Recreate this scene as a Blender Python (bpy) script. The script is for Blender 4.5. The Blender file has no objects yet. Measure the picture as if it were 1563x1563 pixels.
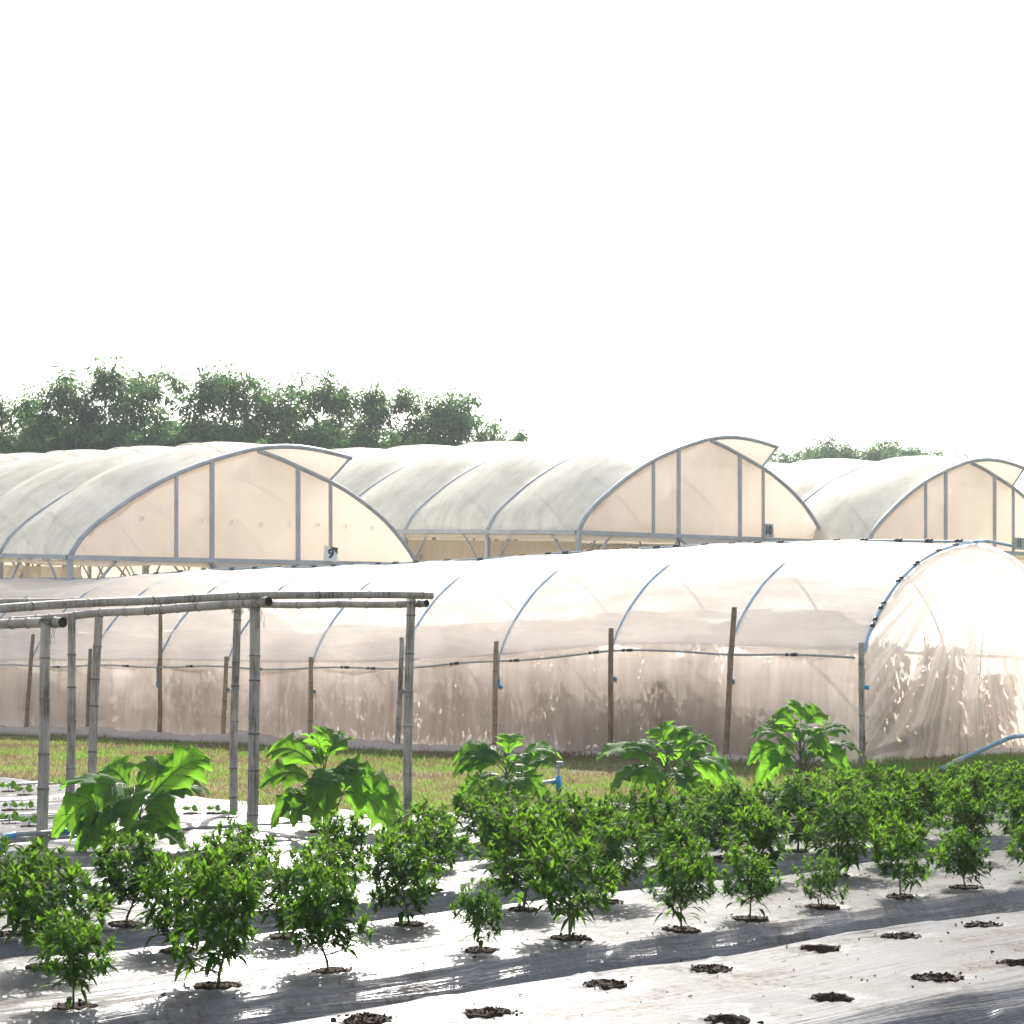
import bpy, math, random
import numpy as np
from mathutils import Vector, noise as mnoise
random.seed(11)
rng = np.random.default_rng(11)
scene = bpy.context.scene
COL = scene.collection
R = math.radians
PI = math.pi
# ------------------------------------------------------------------ frame of the place
F, HOR, CX, CAMZ = 3000.0, 1000.0, 781.5, 1.5      # measured focal length, eye level, centre, eye height
TH = R(41.75)
GX, GY = math.cos(TH), math.sin(TH)                # rows run along g, to the right and away; a runs to the left and away


def st(s, t, z=0.0):                               # field coordinates: s across the rows, t along them
    return Vector((GX*t-GY*s, GY*t+GX*s, z))


def at(px, py, d):                                 # a measured direction and a distance give a point
    return Vector(((px-CX)/F*d, d, CAMZ+(HOR-py)/F*d))


def ground_at(px, py, z=0.0):
    d = (CAMZ-z)*F/(py-HOR)
    return Vector(((px-CX)/F*d, d, z))


def n3(x, y, z=0.0):
    return mnoise.noise(Vector((x, y, z)))


def sstep(a, b, x):
    x = min(1, max(0, (x-a)/(b-a)))
    return x*x*(3-2*x)


# ------------------------------------------------------------------ objects
def tag(o, label=None, cat=None, group=None, kind=None):
    if label: o['label'] = label
    if cat: o['category'] = cat
    if group: o['group'] = group
    if kind: o['kind'] = kind
    return o


def empty(name, loc, label=None, cat=None, group=None, rz=0.0):
    o = bpy.data.objects.new(name, None)
    o.empty_display_size = 0.1
    o.location = loc
    o.rotation_euler = (0, 0, rz)
    COL.objects.link(o)
    return tag(o, label, cat, group)


def copy_tree(root, loc, rz, scale, label, group=None):
    r = root.copy(); COL.objects.link(r)
    r.location = loc; r.rotation_euler = (0, 0, rz)
    r.scale = scale if hasattr(scale, '__len__') else (scale, scale, scale)
    r['label'] = label
    if group: r['group'] = group
    for ch in root.children:
        c = ch.copy(); COL.objects.link(c); c.parent = r
        for g in ch.children:
            d = g.copy(); COL.objects.link(d); d.parent = c
    return r


class MB:
    def __init__(self):
        self.v = []; self.f = []; self.uv = []; self.has_uv = False

    def vert(self, p, uv=(0, 0)):
        self.v.append((p[0], p[1], p[2])); self.uv.append(uv)
        return len(self.v)-1

    def grid(self, pts, uvs=None, closed=False):
        n, m = len(pts), len(pts[0])
        b = len(self.v)
        if uvs: self.has_uv = True
        for i in range(n):
            for j in range(m):
                self.v.append(tuple(pts[i][j]))
                self.uv.append(uvs[i][j] if uvs else (0, 0))
        for i in range(n-1):
            for j in range(m-1 if not closed else m):
                j2 = (j+1) % m
                self.f.append((b+i*m+j, b+i*m+j2, b+(i+1)*m+j2, b+(i+1)*m+j))

    def tube(self, path, rad, seg=8, cap=True):
        path = [Vector(p) for p in path]
        n = len(path)
        rads = rad if hasattr(rad, '__len__') else [rad]*n
        rings = []
        ref = Vector((0.31, 0.17, 0.93)).normalized()
        for i in range(n):
            d = (path[min(i+1, n-1)]-path[max(i-1, 0)])
            d = d.normalized() if d.length > 1e-9 else Vector((0, 0, 1))
            u = d.cross(ref)
            if u.length < 1e-3: u = d.cross(Vector((1, 0, 0)))
            u.normalize(); w = d.cross(u)
            rings.append([path[i]+(u*math.cos(2*PI*k/seg)+w*math.sin(2*PI*k/seg))*rads[i] for k in range(seg)])
        b = len(self.v)
        self.grid(rings, closed=True)
        if cap:
            self.f.append(tuple(range(b+seg-1, b-1, -1)))
            e = b+(n-1)*seg
            self.f.append(tuple(range(e, e+seg)))

    def box(self, c, ax, ay, az):
        c, ax, ay, az = Vector(c), Vector(ax), Vector(ay), Vector(az)
        b = len(self.v)
        for sx, sy, sz in ((-1,-1,-1),(1,-1,-1),(1,1,-1),(-1,1,-1),(-1,-1,1),(1,-1,1),(1,1,1),(-1,1,1)):
            self.vert(c+ax*sx+ay*sy+az*sz)
        for q in ((0,3,2,1),(4,5,6,7),(0,1,5,4),(1,2,6,5),(2,3,7,6),(3,0,4,7)):
            self.f.append(tuple(b+k for k in q))

    def build(self, name, mat, parent=None, smooth=True, origin=None):
        me = bpy.data.meshes.new(name)
        v = self.v
        if origin is not None:
            o = origin; v = [(p[0]-o[0], p[1]-o[1], p[2]-o[2]) for p in v]
        me.from_pydata(v, [], self.f)
        if self.has_uv:
            l = me.uv_layers.new(name='UVMap')
            li = np.empty(len(me.loops), dtype=np.int32)
            me.loops.foreach_get('vertex_index', li)
            l.data.foreach_set('uv', np.array(self.uv, dtype=np.float32)[li].ravel())
        if smooth:
            me.polygons.foreach_set('use_smooth', [True]*len(me.polygons))
        me.materials.append(mat)
        me.update()
        ob = bpy.data.objects.new(name, me)
        COL.objects.link(ob)
        if parent is not None: ob.parent = parent
        elif origin is not None: ob.location = origin
        return ob


# ------------------------------------------------------------------ materials
def new_mat(name):
    m = bpy.data.materials.new(name); m.use_nodes = True
    nt = m.node_tree; nt.nodes.clear()
    return m, nt, nt.nodes.new('ShaderNodeOutputMaterial')


def N(nt, typ, **kw):
    n = nt.nodes.new(typ)
    for k, v in kw.items():
        if k in n.inputs: n.inputs[k].default_value = v
        else: setattr(n, k, v)
    return n


def coords(nt, scale=(1, 1, 1), src='Object', rot=(0, 0, 0)):
    tc = N(nt, 'ShaderNodeTexCoord')
    mp = N(nt, 'ShaderNodeMapping')
    mp.inputs['Scale'].default_value = scale
    mp.inputs['Rotation'].default_value = rot
    nt.links.new(tc.outputs[src], mp.inputs['Vector'])
    return mp.outputs['Vector']


def tex(nt, vec, scale=5.0, detail=4.0, rough=0.55, dist=0.0):
    n = N(nt, 'ShaderNodeTexNoise')
    n.inputs['Scale'].default_value = scale; n.inputs['Detail'].default_value = detail
    n.inputs['Roughness'].default_value = rough; n.inputs['Distortion'].default_value = dist
    nt.links.new(vec, n.inputs['Vector'])
    return n.outputs['Fac']


def ramp(nt, fac, stops):
    r = N(nt, 'ShaderNodeValToRGB')
    e = r.color_ramp.elements
    while len(e) < len(stops): e.new(0.5)
    for k, (p, c) in enumerate(stops):
        e[k].position = p
        e[k].color = c if len(c) == 4 else (*c, 1)
    nt.links.new(fac, r.inputs['Fac'])
    return r.outputs['Color']


def frange(nt, fac, a, b, c, d):
    r = N(nt, 'ShaderNodeMapRange')
    for k, v in zip(('From Min', 'From Max', 'To Min', 'To Max'), (a, b, c, d)): r.inputs[k].default_value = v
    nt.links.new(fac, r.inputs['Value'])
    return r.outputs['Result']


def bump(nt, h, strength=0.3, dist=0.02):
    b = N(nt, 'ShaderNodeBump')
    b.inputs['Strength'].default_value = strength; b.inputs['Distance'].default_value = dist
    nt.links.new(h, b.inputs['Height'])
    return b.outputs['Normal']


def simple(name, c1, c2, rough=0.6, scale=(1, 1, 1), ns=8.0, metal=0.0, bstr=0.2, bd=0.004, spec=0.5):
    m, nt, out = new_mat(name)
    v = coords(nt, scale)
    f = tex(nt, v, ns, 5)
    p = N(nt, 'ShaderNodeBsdfPrincipled')
    p.inputs['Roughness'].default_value = rough; p.inputs['Metallic'].default_value = metal
    p.inputs['Specular IOR Level'].default_value = spec
    nt.links.new(ramp(nt, f, [(0.3, c1), (0.7, c2)]), p.inputs['Base Color'])
    if bstr: nt.links.new(bump(nt, f, bstr, bd), p.inputs['Normal'])
    nt.links.new(p.outputs[0], out.inputs[0])
    return m


def leaf_mat(name, dark, light, trans, rough=0.4, tfac=0.45, ns=14.0, island=True, spec=0.5):
    m, nt, out = new_mat(name)
    if island:
        geo = N(nt, 'ShaderNodeNewGeometry'); fac = geo.outputs['Random Per Island']
    else:
        fac = tex(nt, coords(nt), ns, 3)
    oi = N(nt, 'ShaderNodeObjectInfo')
    mx = N(nt, 'ShaderNodeMath', operation='MULTIPLY_ADD'); mx.inputs[1].default_value = 0.3; mx.inputs[2].default_value = -0.15
    nt.links.new(oi.outputs['Random'], mx.inputs[0])
    ad = N(nt, 'ShaderNodeMath', operation='ADD'); nt.links.new(fac, ad.inputs[0]); nt.links.new(mx.outputs[0], ad.inputs[1])
    col = ramp(nt, ad.outputs[0], [(0.05, dark), (0.95, light)])
    tcol = ramp(nt, ad.outputs[0], [(0.0, tuple(0.7*c for c in trans)), (1.0, trans)])
    p = N(nt, 'ShaderNodeBsdfPrincipled'); p.inputs['Roughness'].default_value = rough
    p.inputs['Specular IOR Level'].default_value = spec
    t = N(nt, 'ShaderNodeBsdfTranslucent')
    nt.links.new(col, p.inputs['Base Color']); nt.links.new(tcol, t.inputs['Color'])
    mix = N(nt, 'ShaderNodeMixShader'); mix.inputs[0].default_value = tfac
    nt.links.new(p.outputs[0], mix.inputs[1]); nt.links.new(t.outputs[0], mix.inputs[2])
    nt.links.new(mix.outputs[0], out.inputs[0])
    return m


def film_mat(name, col, t_lo, t_hi, uvscale, ns, tl=0.7, gloss=0.08, stain_fold=None, stain_fold_scale=(0.3, 2, 1), bstr=0.25, edge=(0.35, 0.65)):
    """thin sheet: part see-through (t_lo..t_hi by its folds), part translucent, part reflecting"""
    m, nt, out = new_mat(name)
    v = coords(nt, uvscale, 'UV')
    f = tex(nt, v, ns, 5, 0.6, 0.4)
    tr = N(nt, 'ShaderNodeBsdfTransparent')
    d = N(nt, 'ShaderNodeBsdfDiffuse'); t = N(nt, 'ShaderNodeBsdfTranslucent')
    if stain_fold:
        sv = coords(nt, stain_fold_scale, 'UV')
        sf = tex(nt, sv, 2.0, 8, 0.7, 0.3)
        c = ramp(nt, sf, [(0.36, stain_fold), (0.62, col)])
        nt.links.new(c, d.inputs['Color']); nt.links.new(c, t.inputs['Color'])
    else:
        d.inputs['Color'].default_value = (*col, 1); t.inputs['Color'].default_value = (*col, 1)
    nb = bump(nt, f, bstr, 0.03)
    nt.links.new(nb, d.inputs['Normal']); nt.links.new(nb, t.inputs['Normal'])
    m1 = N(nt, 'ShaderNodeMixShader'); m1.inputs[0].default_value = tl
    nt.links.new(d.outputs[0], m1.inputs[1]); nt.links.new(t.outputs[0], m1.inputs[2])
    last = m1.outputs[0]
    if gloss:
        g = N(nt, 'ShaderNodeBsdfGlossy'); g.inputs['Roughness'].default_value = 0.35
        m3 = N(nt, 'ShaderNodeMixShader'); m3.inputs[0].default_value = gloss
        nt.links.new(nb, g.inputs['Normal'])
        nt.links.new(last, m3.inputs[1]); nt.links.new(g.outputs[0], m3.inputs[2]); last = m3.outputs[0]
    m2 = N(nt, 'ShaderNodeMixShader')
    nt.links.new(frange(nt, f, edge[0], edge[1], 1-t_hi, 1-t_lo), m2.inputs[0])
    nt.links.new(tr.outputs[0], m2.inputs[1]); nt.links.new(last, m2.inputs[2])
    nt.links.new(m2.outputs[0], out.inputs[0])
    return m


def ground_mat():
    m, nt, out = new_mat('ground_turf')
    v = coords(nt)
    big = tex(nt, v, 0.45, 4, 0.6); fine = tex(nt, v, 9, 6, 0.7)
    mx = N(nt, 'ShaderNodeMath', operation='MULTIPLY_ADD'); mx.inputs[1].default_value = 0.5
    nt.links.new(fine, mx.inputs[0])
    h = N(nt, 'ShaderNodeMath', operation='MULTIPLY'); h.inputs[1].default_value = 0.5
    nt.links.new(big, h.inputs[0]); nt.links.new(h.outputs[0], mx.inputs[2])
    c = ramp(nt, mx.outputs[0], [(0.36, (0.055, 0.085, 0.02)), (0.5, (0.10, 0.11, 0.035)), (0.62, (0.17, 0.13, 0.06))])
    p = N(nt, 'ShaderNodeBsdfPrincipled'); p.inputs['Roughness'].default_value = 0.9
    p.inputs['Specular IOR Level'].default_value = 0.15
    nt.links.new(c, p.inputs['Base Color']); nt.links.new(bump(nt, fine, 0.8, 0.05), p.inputs['Normal'])
    nt.links.new(p.outputs[0], out.inputs[0])
    return m


def mulch_mat():
    m, nt, out = new_mat('silver_mulch_film')
    v = coords(nt, (1, 1, 1), 'UV')                 # UV in metres: u along the bed, v across
    dust = tex(nt, coords(nt, (0.7, 1.3, 1), 'UV'), 1.6, 8, 0.68, 0.5)
    spk = tex(nt, v, 22, 6, 0.75)
    streak = tex(nt, coords(nt, (0.6, 34, 1), 'UV'), 1.0, 5, 0.6, 0.6)
    fine = tex(nt, coords(nt, (5, 70, 1), 'UV'), 1.0, 3, 0.6, 0.3)
    a = N(nt, 'ShaderNodeMath', operation='MULTIPLY_ADD'); a.inputs[1].default_value = 0.45
    nt.links.new(spk, a.inputs[0])
    b = N(nt, 'ShaderNodeMath', operation='MULTIPLY'); b.inputs[1].default_value = 0.55
    nt.links.new(dust, b.inputs[0]); nt.links.new(b.outputs[0], a.inputs[2])
    c = ramp(nt, a.outputs[0], [(0.40, (0.098, 0.100, 0.104)), (0.53, (0.100, 0.097, 0.093)), (0.61, (0.075, 0.056, 0.042))])
    d = N(nt, 'ShaderNodeBsdfDiffuse'); g = N(nt, 'ShaderNodeBsdfGlossy')
    nt.links.new(c, d.inputs['Color'])
    g.inputs['Color'].default_value = (.92, .95, 1, 1)
    nt.links.new(frange(nt, a.outputs[0], 0.38, 0.62, 0.20, 0.36), g.inputs['Roughness'])
    hs = N(nt, 'ShaderNodeMath', operation='MULTIPLY_ADD'); hs.inputs[1].default_value = 0.35
    nt.links.new(fine, hs.inputs[0]); nt.links.new(streak, hs.inputs[2])
    bn = N(nt, 'ShaderNodeBump'); bn.inputs['Distance'].default_value = 0.035
    gp = N(nt, 'ShaderNodeNewGeometry'); sx = N(nt, 'ShaderNodeSeparateXYZ'); nt.links.new(gp.outputs['Position'], sx.inputs[0])
    nt.links.new(frange(nt, sx.outputs['Z'], -.14, -.01, 1.0, 0.30), bn.inputs['Strength'])
    nt.links.new(hs.outputs[0], bn.inputs['Height']); nb = bn.outputs['Normal']
    nt.links.new(nb, d.inputs['Normal']); nt.links.new(nb, g.inputs['Normal'])
    mx = N(nt, 'ShaderNodeMixShader')
    nt.links.new(frange(nt, a.outputs[0], 0.40, 0.62, 0.085, 0.02), mx.inputs[0])
    nt.links.new(d.outputs[0], mx.inputs[1]); nt.links.new(g.outputs[0], mx.inputs[2])
    nt.links.new(mx.outputs[0], out.inputs[0])
    return m


def grass_mat():
    m, nt, out = new_mat('grass_blades')
    v = coords(nt)
    a = tex(nt, v, .55, 4, .6, .4); b = tex(nt, v, 4.0, 3, .6)
    geo = N(nt, 'ShaderNodeNewGeometry')
    x = N(nt, 'ShaderNodeMath', operation='MULTIPLY_ADD'); x.inputs[1].default_value = .25
    nt.links.new(b, x.inputs[0]); nt.links.new(a, x.inputs[2])
    y = N(nt, 'ShaderNodeMath', operation='MULTIPLY_ADD'); y.inputs[1].default_value = .22
    nt.links.new(geo.outputs['Random Per Island'], y.inputs[0]); nt.links.new(x.outputs[0], y.inputs[2])
    c = ramp(nt, y.outputs[0], [(.60, (.065, .145, .025)), (.70, (.15, .22, .05)), (.74, (.25, .21, .11)), (.86, (.17, .12, .07))])
    ct = ramp(nt, y.outputs[0], [(.58, (.15, .33, .04)), (.69, (.27, .38, .07)), (.74, (.30, .25, .13)), (.86, (.20, .15, .09))])
    d = N(nt, 'ShaderNodeBsdfDiffuse'); t = N(nt, 'ShaderNodeBsdfTranslucent')
    nt.links.new(c, d.inputs['Color']); nt.links.new(ct, t.inputs['Color'])
    mx = N(nt, 'ShaderNodeMixShader'); mx.inputs[0].default_value = .45
    nt.links.new(d.outputs[0], mx.inputs[1]); nt.links.new(t.outputs[0], mx.inputs[2]); nt.links.new(mx.outputs[0], out.inputs[0])
    return m


def bamboo_mat(name, c1, c2, c3):
    m, nt, out = new_mat(name)
    v = coords(nt, (1, 1, 0.06))
    f = tex(nt, v, 60, 6, 0.65); g = tex(nt, coords(nt), 3.0, 4, 0.6)
    a = N(nt, 'ShaderNodeMath', operation='MULTIPLY_ADD'); a.inputs[1].default_value = 0.5
    b = N(nt, 'ShaderNodeMath', operation='MULTIPLY'); b.inputs[1].default_value = 0.5
    nt.links.new(g, b.inputs[0]); nt.links.new(f, a.inputs[0]); nt.links.new(b.outputs[0], a.inputs[2])
    p = N(nt, 'ShaderNodeBsdfPrincipled'); p.inputs['Roughness'].default_value = 0.62
    p.inputs['Specular IOR Level'].default_value = 0.3
    nt.links.new(ramp(nt, a.outputs[0], [(0.36, c1), (0.5, c2), (0.66, c3)]), p.inputs['Base Color'])
    nt.links.new(bump(nt, f, 0.35, 0.004), p.inputs['Normal'])
    nt.links.new(p.outputs[0], out.inputs[0])
    return m


M = {}
M['ground'] = ground_mat()
M['mulch'] = mulch_mat()
M['soil'] = simple('dark_soil', (0.018, 0.012, 0.008), (0.06, 0.042, 0.03), 0.95, (1, 1, 1), 60, 0, 0.8, 0.01, 0.1)
M['grass'] = grass_mat()
M['chili_leaf'] = leaf_mat('chili_leaf', (0.024, 0.062, 0.012), (0.058, 0.118, 0.018), (0.145, 0.32, 0.023), 0.7, 0.5, spec=0.06)
M['chili_stem'] = simple('chili_stem', (0.05, 0.07, 0.02), (0.11, 0.11, 0.05), 0.6, (1, 1, 1), 30)
M['egg_leaf'] = leaf_mat('eggplant_leaf', (0.025, 0.07, 0.02), (0.055, 0.125, 0.034), (0.20, 0.48, 0.03), 0.65, 0.58, spec=0.06)
M['vein'] = simple('eggplant_vein', (0.03, 0.055, 0.015), (0.05, 0.08, 0.025), 0.5)
M['egg_stem'] = simple('eggplant_stem', (0.045, 0.06, 0.025), (0.08, 0.09, 0.04), 0.6, (1, 1, 1), 30)
M['seed_leaf'] = leaf_mat('seedling_leaf', (0.04, 0.10, 0.02), (0.06, 0.14, 0.03), (0.16, 0.36, 0.04), 0.8, 0.45, spec=0.03)
M['tree_leaf'] = leaf_mat('tree_leaf', (0.024, 0.068, 0.042), (0.055, 0.120, 0.056), (0.15, 0.31, 0.08), 0.6, 0.36, spec=0.15)
M['bark'] = simple('tree_bark', (0.05, 0.045, 0.038), (0.12, 0.105, 0.09), 0.9, (1, 1, 0.3), 6, 0, 0.6, 0.03, 0.2)
M['bamboo'] = bamboo_mat('weathered_bamboo', (0.07, 0.06, 0.05), (0.31, 0.28, 0.25), (0.52, 0.47, 0.41))
M['bamboo_tan'] = bamboo_mat('tan_bamboo', (0.15, 0.10, 0.055), (0.30, 0.22, 0.13), (0.38, 0.30, 0.19))
M['bamboo_brown'] = bamboo_mat('brown_bamboo', (0.11, 0.07, 0.045), (0.21, 0.145, 0.10), (0.30, 0.23, 0.17))
M['node'] = simple('bamboo_node', (0.07, 0.06, 0.05), (0.22, 0.20, 0.17), 0.7, (1, 1, 1), 40)
M['bore'] = simple('bamboo_bore', (0.02, 0.016, 0.012), (0.05, 0.04, 0.03), 0.9)
M['wire'] = simple('tie_wire', (0.03, 0.028, 0.026), (0.07, 0.065, 0.06), 0.6)
M['blue'] = simple('blue_pvc', (0.28, 0.43, 0.58), (0.34, 0.49, 0.63), 0.4, (1, 1, 1), 9, 0, 0.05)
M['bluefade'] = simple('faded_blue_pvc', (0.16, 0.27, 0.38), (0.25, 0.36, 0.46), 0.5, (1, 1, 1), 5, 0, 0.05)
M['bluefit'] = simple('bright_blue_fitting', (0.01, 0.25, 0.55), (0.02, 0.32, 0.62), 0.35, (1, 1, 1), 9, 0, 0.0)
M['greypipe'] = simple('grey_pipe', (0.25, 0.26, 0.27), (0.40, 0.41, 0.42), 0.5, (1, 1, 1), 12, 0, 0.1)
M['clip'] = simple('black_clip', (0.01, 0.01, 0.01), (0.03, 0.03, 0.03), 0.5)
M['steel'] = simple('galvanised_steel', (0.33, 0.35, 0.39), (0.46, 0.48, 0.52), 0.55, (1, 1, 1), 3, 0.35, 0.1)
M['sign_white'] = simple('sign_white', (0.7, 0.72, 0.74), (0.8, 0.82, 0.84), 0.5)
M['sign_grey'] = simple('sign_grey', (0.22, 0.25, 0.24), (0.42, 0.44, 0.42), 0.5, (1, 1, 1), 6)
M['numeral'] = simple('numeral_green', (0.008, 0.035, 0.04), (0.012, 0.05, 0.055), 0.5)
M['print'] = simple('film_print', (0.72, 0.62, 0.54), (0.76, 0.66, 0.57), 0.6)
M['hose'] = simple('black_hose', (0.02, 0.018, 0.016), (0.05, 0.045, 0.04), 0.5)
M['dry'] = leaf_mat('dry_vine', (0.30, 0.20, 0.13), (0.56, 0.41, 0.28), (0.66, 0.46, 0.30), 0.8, 0.3, spec=0.1)
M['dry_stem'] = simple('dry_stem', (0.12, 0.08, 0.05), (0.22, 0.16, 0.11), 0.8)
M['vine_green'] = leaf_mat('net_house_green', (0.05, 0.09, 0.03), (0.09, 0.14, 0.05), (0.22, 0.36, 0.08), 0.5, 0.4)
# thin sheets
M['roof'] = film_mat('tunnel_roof_film', (0.985, 0.965, 0.95), 0.05, 0.14, (0.55, 2.2, 1), 1.4, tl=0.88, gloss=0.03, bstr=0.8, stain_fold=(0.92, 0.89, 0.87), stain_fold_scale=(0.45, 2.4, 1))  # shading of the drape wrinkles is put into the film colour as darker streaks
M['skirt'] = film_mat('tunnel_skirt_film', (0.95, 0.915, 0.89), 0.10, 0.26, (0.35, 3.5, 1), 1.2, tl=0.84, gloss=0.03, bstr=0.35)
M['net'] = film_mat('insect_net', (0.96, 0.885, 0.815), 0.10, 0.36, (2.6, 0.30, 1), 1.5, tl=0.88, gloss=0.0, bstr=0.5)
M['endnet'] = film_mat('end_net', (0.84, 0.765, 0.71), 0.05, 0.40, (4.6, 0.10, 1), 1.6, tl=0.78, gloss=0.0, bstr=0.6, edge=(.44, .58))
M['hem'] = film_mat('net_hem', (0.66, 0.56, 0.50), 0.02, 0.10, (1, 1, 1), 2.0, tl=0.35, gloss=0.0, bstr=0.5)
M['gh_roof'] = film_mat('greenhouse_roof_film', (0.90, 0.895, 0.87), 0.03, 0.06, (0.4, 0.4, 1), 1.0, tl=0.62, gloss=0.06,
                        stain_fold=(0.66, 0.67, 0.61), stain_fold_scale=(1.3, 0.6, 1), bstr=0.15)
M['gh_gable'] = film_mat('greenhouse_gable_film', (0.96, 0.855, 0.775), 0.02, 0.05, (1.2, 0.25, 1), 1.2, tl=0.86, gloss=0.02, bstr=0.1, stain_fold=(0.91, 0.79, 0.70), stain_fold_scale=(0.55, 0.16, 1))
M['gh_net'] = film_mat('greenhouse_curtain', (0.84, 0.74, 0.60), 0.05, 0.14, (5.0, 0.2, 1), 1.6, tl=0.55, gloss=0.0, bstr=0.4)
M['awning'] = film_mat('awning_film', (0.62, 0.58, 0.55), 0.02, 0.06, (1, 1, 1), 2.0, tl=0.3, gloss=0.04)
M['floor'] = simple('tunnel_floor_sheet', (0.62, 0.60, 0.57), (0.78, 0.75, 0.72), 0.6, (1, 1, 1), 3)

# ------------------------------------------------------------------ ground
FIELD_S0, FIELD_S1 = 3.0, 14.05


def in_field(x, y, grow=0.0):
    s = -GY*x+GX*y; t = GX*x+GY*y
    edge = 0.18*n3(x*0.5, y*0.5, 3)
    if s < 14.3-grow+edge: return True
    return s < 24.5 and t < 11.5-grow+edge


def ground_z(x, y):
    z = 0.02*n3(x*0.25, y*0.25)+0.012*n3(x*1.3, y*1.3, 5)-0.02
    s = -GY*x+GX*y; t = GX*x+GY*y
    z += 0.16*sstep(16.8, 21.0, t)*sstep(11.5, 13.8, s)*(1-sstep(19, 24, s)) # low bank before the tunnel's open end
    return z


def build_ground():
    xs = np.concatenate([np.linspace(-700, -30, 22), np.linspace(-28, 24, 209), np.linspace(27, 700, 22)])
    ys = np.concatenate([np.linspace(-60, 4, 9), np.linspace(5, 46, 165), np.linspace(49, 900, 30)])
    mb = MB(); pts = []
    for y in ys:
        row = []
        for x in xs:
            z = ground_z(x, y)
            if in_field(x, y, 0.12): z = -0.42
            row.append((x, y, z))
        pts.append(row)
    mb.grid(pts)
    o = mb.build('ground', M['ground'])
    tag(o, kind='structure')


build_ground()

# plants and holes are listed before the beds, since the film dips at every hole
ROW_A = [(3.52, .40, 'e'), (4.20, .42, 'a'), (4.93, .60, 'b'), (5.57, .50, 'c'), (6.50, .36, 'd'), (7.14, .58, 'e'), (7.90, .50, 'd'), (8.52, .42, 'a'),
         (9.22, .30, 'f'), (9.95, .50, 'b'), (10.67, .38, 'c'), (11.45, .45, 'a')]
ROW_B = [(4.00, .50, 'c'), (4.63, .56, 'a'), (5.38, .50, 'e'), (6.04, .46, 'b'), (6.85, .52, 'd'), (7.72, .60, 'c'), (8.40, .56, 'a'), (9.13, .50, 'b'),
         (9.85, .54, 'd'), (10.60, .60, 'e'), (11.38, .56, 'c'), (12.1, .52, 'a'), (12.9, .50, 'b')]
ROW_C = [(5.05, .56, 'b'), (5.72, .54, 'c'), (6.44, .46, 'e'), (7.15, .42, 'a'), (7.90, .52, 'd'), (8.65, .56, 'b'), (9.38, .56, 'a'), (10.1, .58, 'c'),
         (10.85, .56, 'e'), (11.6, .62, 'b'), (12.3, .56, 'd'), (13.05, .58, 'a'), (13.8, .56, 'c'), (14.5, .56, 'b'), (15.2, .54, 'e')]
ROW_D = [(7.25, .48, 'c'), (8.02, .50, 'b'), (8.78, .54, 'a'), (9.5, .56, 'e'), (10.2, .52, 'c'), (10.95, .56, 'd'), (11.7, .56, 'b'), (12.4, .52, 'a'),
         (13.1, .60, 'c'), (13.85, .62, 'e'), (14.6, .52, 'b'), (15.3, .56, 'a'), (16.1, .54, 'd'), (16.8, .52, 'c')]
ROW_E = [(10.25, .60, 'd'), (11.05, .46, 'b'), (11.8, .40, 'a'), (12.55, .34, 'c'), (13.3, .46, 'e'), (14.1, .46, 'b'), (14.9, .50, 'd'), (15.7, .46, 'a'),
         (16.5, .50, 'c'), (17.3, .46, 'b')]
ROWS = [('A', 7.5, ROW_A), ('B', 8.58, ROW_B), ('C', 9.72, ROW_C), ('D', 10.72, ROW_D), ('E', 11.85, ROW_E)]
CHILI = []
rj = random.Random(5)
for nm, s, lst in ROWS:
    for i, (t, h, k) in enumerate(lst):
        CHILI.append((nm, i, s+rj.uniform(-.05, .05), t, h*{'A': 1, 'B': .98, 'C': .95, 'D': .90, 'E': .86}[nm], k))
BARE = [(1498, 1412), (1375, 1430), (1252, 1449), (1085, 1478), (925, 1502), (745, 1541), (1561, 1469), (1430, 1492), (1270, 1524), (1110, 1556), (557, 1557)]
SEEDL = [(14, 1256), (44, 1261), (36, 1213), (12, 1208), (56, 1217), (75, 1216), (15, 1236), (40, 1235), (22, 1200), (290, 1242), (349, 1248), (373, 1255), (326, 1241), (349, 1230), (128, 1245)]


def to_st(p):
    return (-GY*p[0]+GX*p[1], GX*p[0]+GY*p[1])


HOLES = [(s, t, 0.072) for _, _, s, t, _, _ in CHILI]
BARE_ST = [to_st(ground_at(*p)) for p in BARE]
SEED_ST = [to_st(ground_at(*p)) for p in SEEDL]
HOLES += [(s, t, 0.078) for s, t in BARE_ST]
HOLES += [(s, t, 0.06) for s, t in SEED_ST]
EGG = [('e1', 13.30, 7.95), ('e2', 13.55, 9.95), ('e3', 13.45, 11.95), ('e4', 13.45, 14.05), ('e5', 13.5, 16.15)]
HOLES += [(s, t, 0.12) for _, s, t in EGG]

FUR = [2.75, 4.85, 6.95, 9.13, 11.24, 12.68, 14.6, 16.6, 18.7, 20.8, 22.9, 24.9]


def bed_h(s, t):
    d = min(abs(s-f) for f in FUR)
    wob = 0.05*n3(t*0.55, s*0.3, 9)
    k = 1-sstep(0.05, 0.33+wob, d)
    z = -0.215*k
    z += 0.018*n3(t*0.8, s*1.7, 1)*(1-k)                        # gentle swell of the bed top
    # gathers running along the bed, strongest on the shoulders
    sh = math.exp(-((d-0.22)/0.16)**2)
    z += (0.004+0.028*sh+0.016*k)*n3(t*0.42+2*n3(t*.2, s), s*13.0, 4)
    z += (0.002+0.011*sh+.006*k)*n3(t*0.9, s*34.0, 8)
    cr = n3(t*1.1, s*3.0, 14)
    z += 0.008*max(0, 1-abs(cr)*14)*(0.5+sh)+0.005*max(0, 1-abs(n3(t*.35+s*.2, s*7.0, 24))*9)                    # sharp creases
    return z


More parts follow.
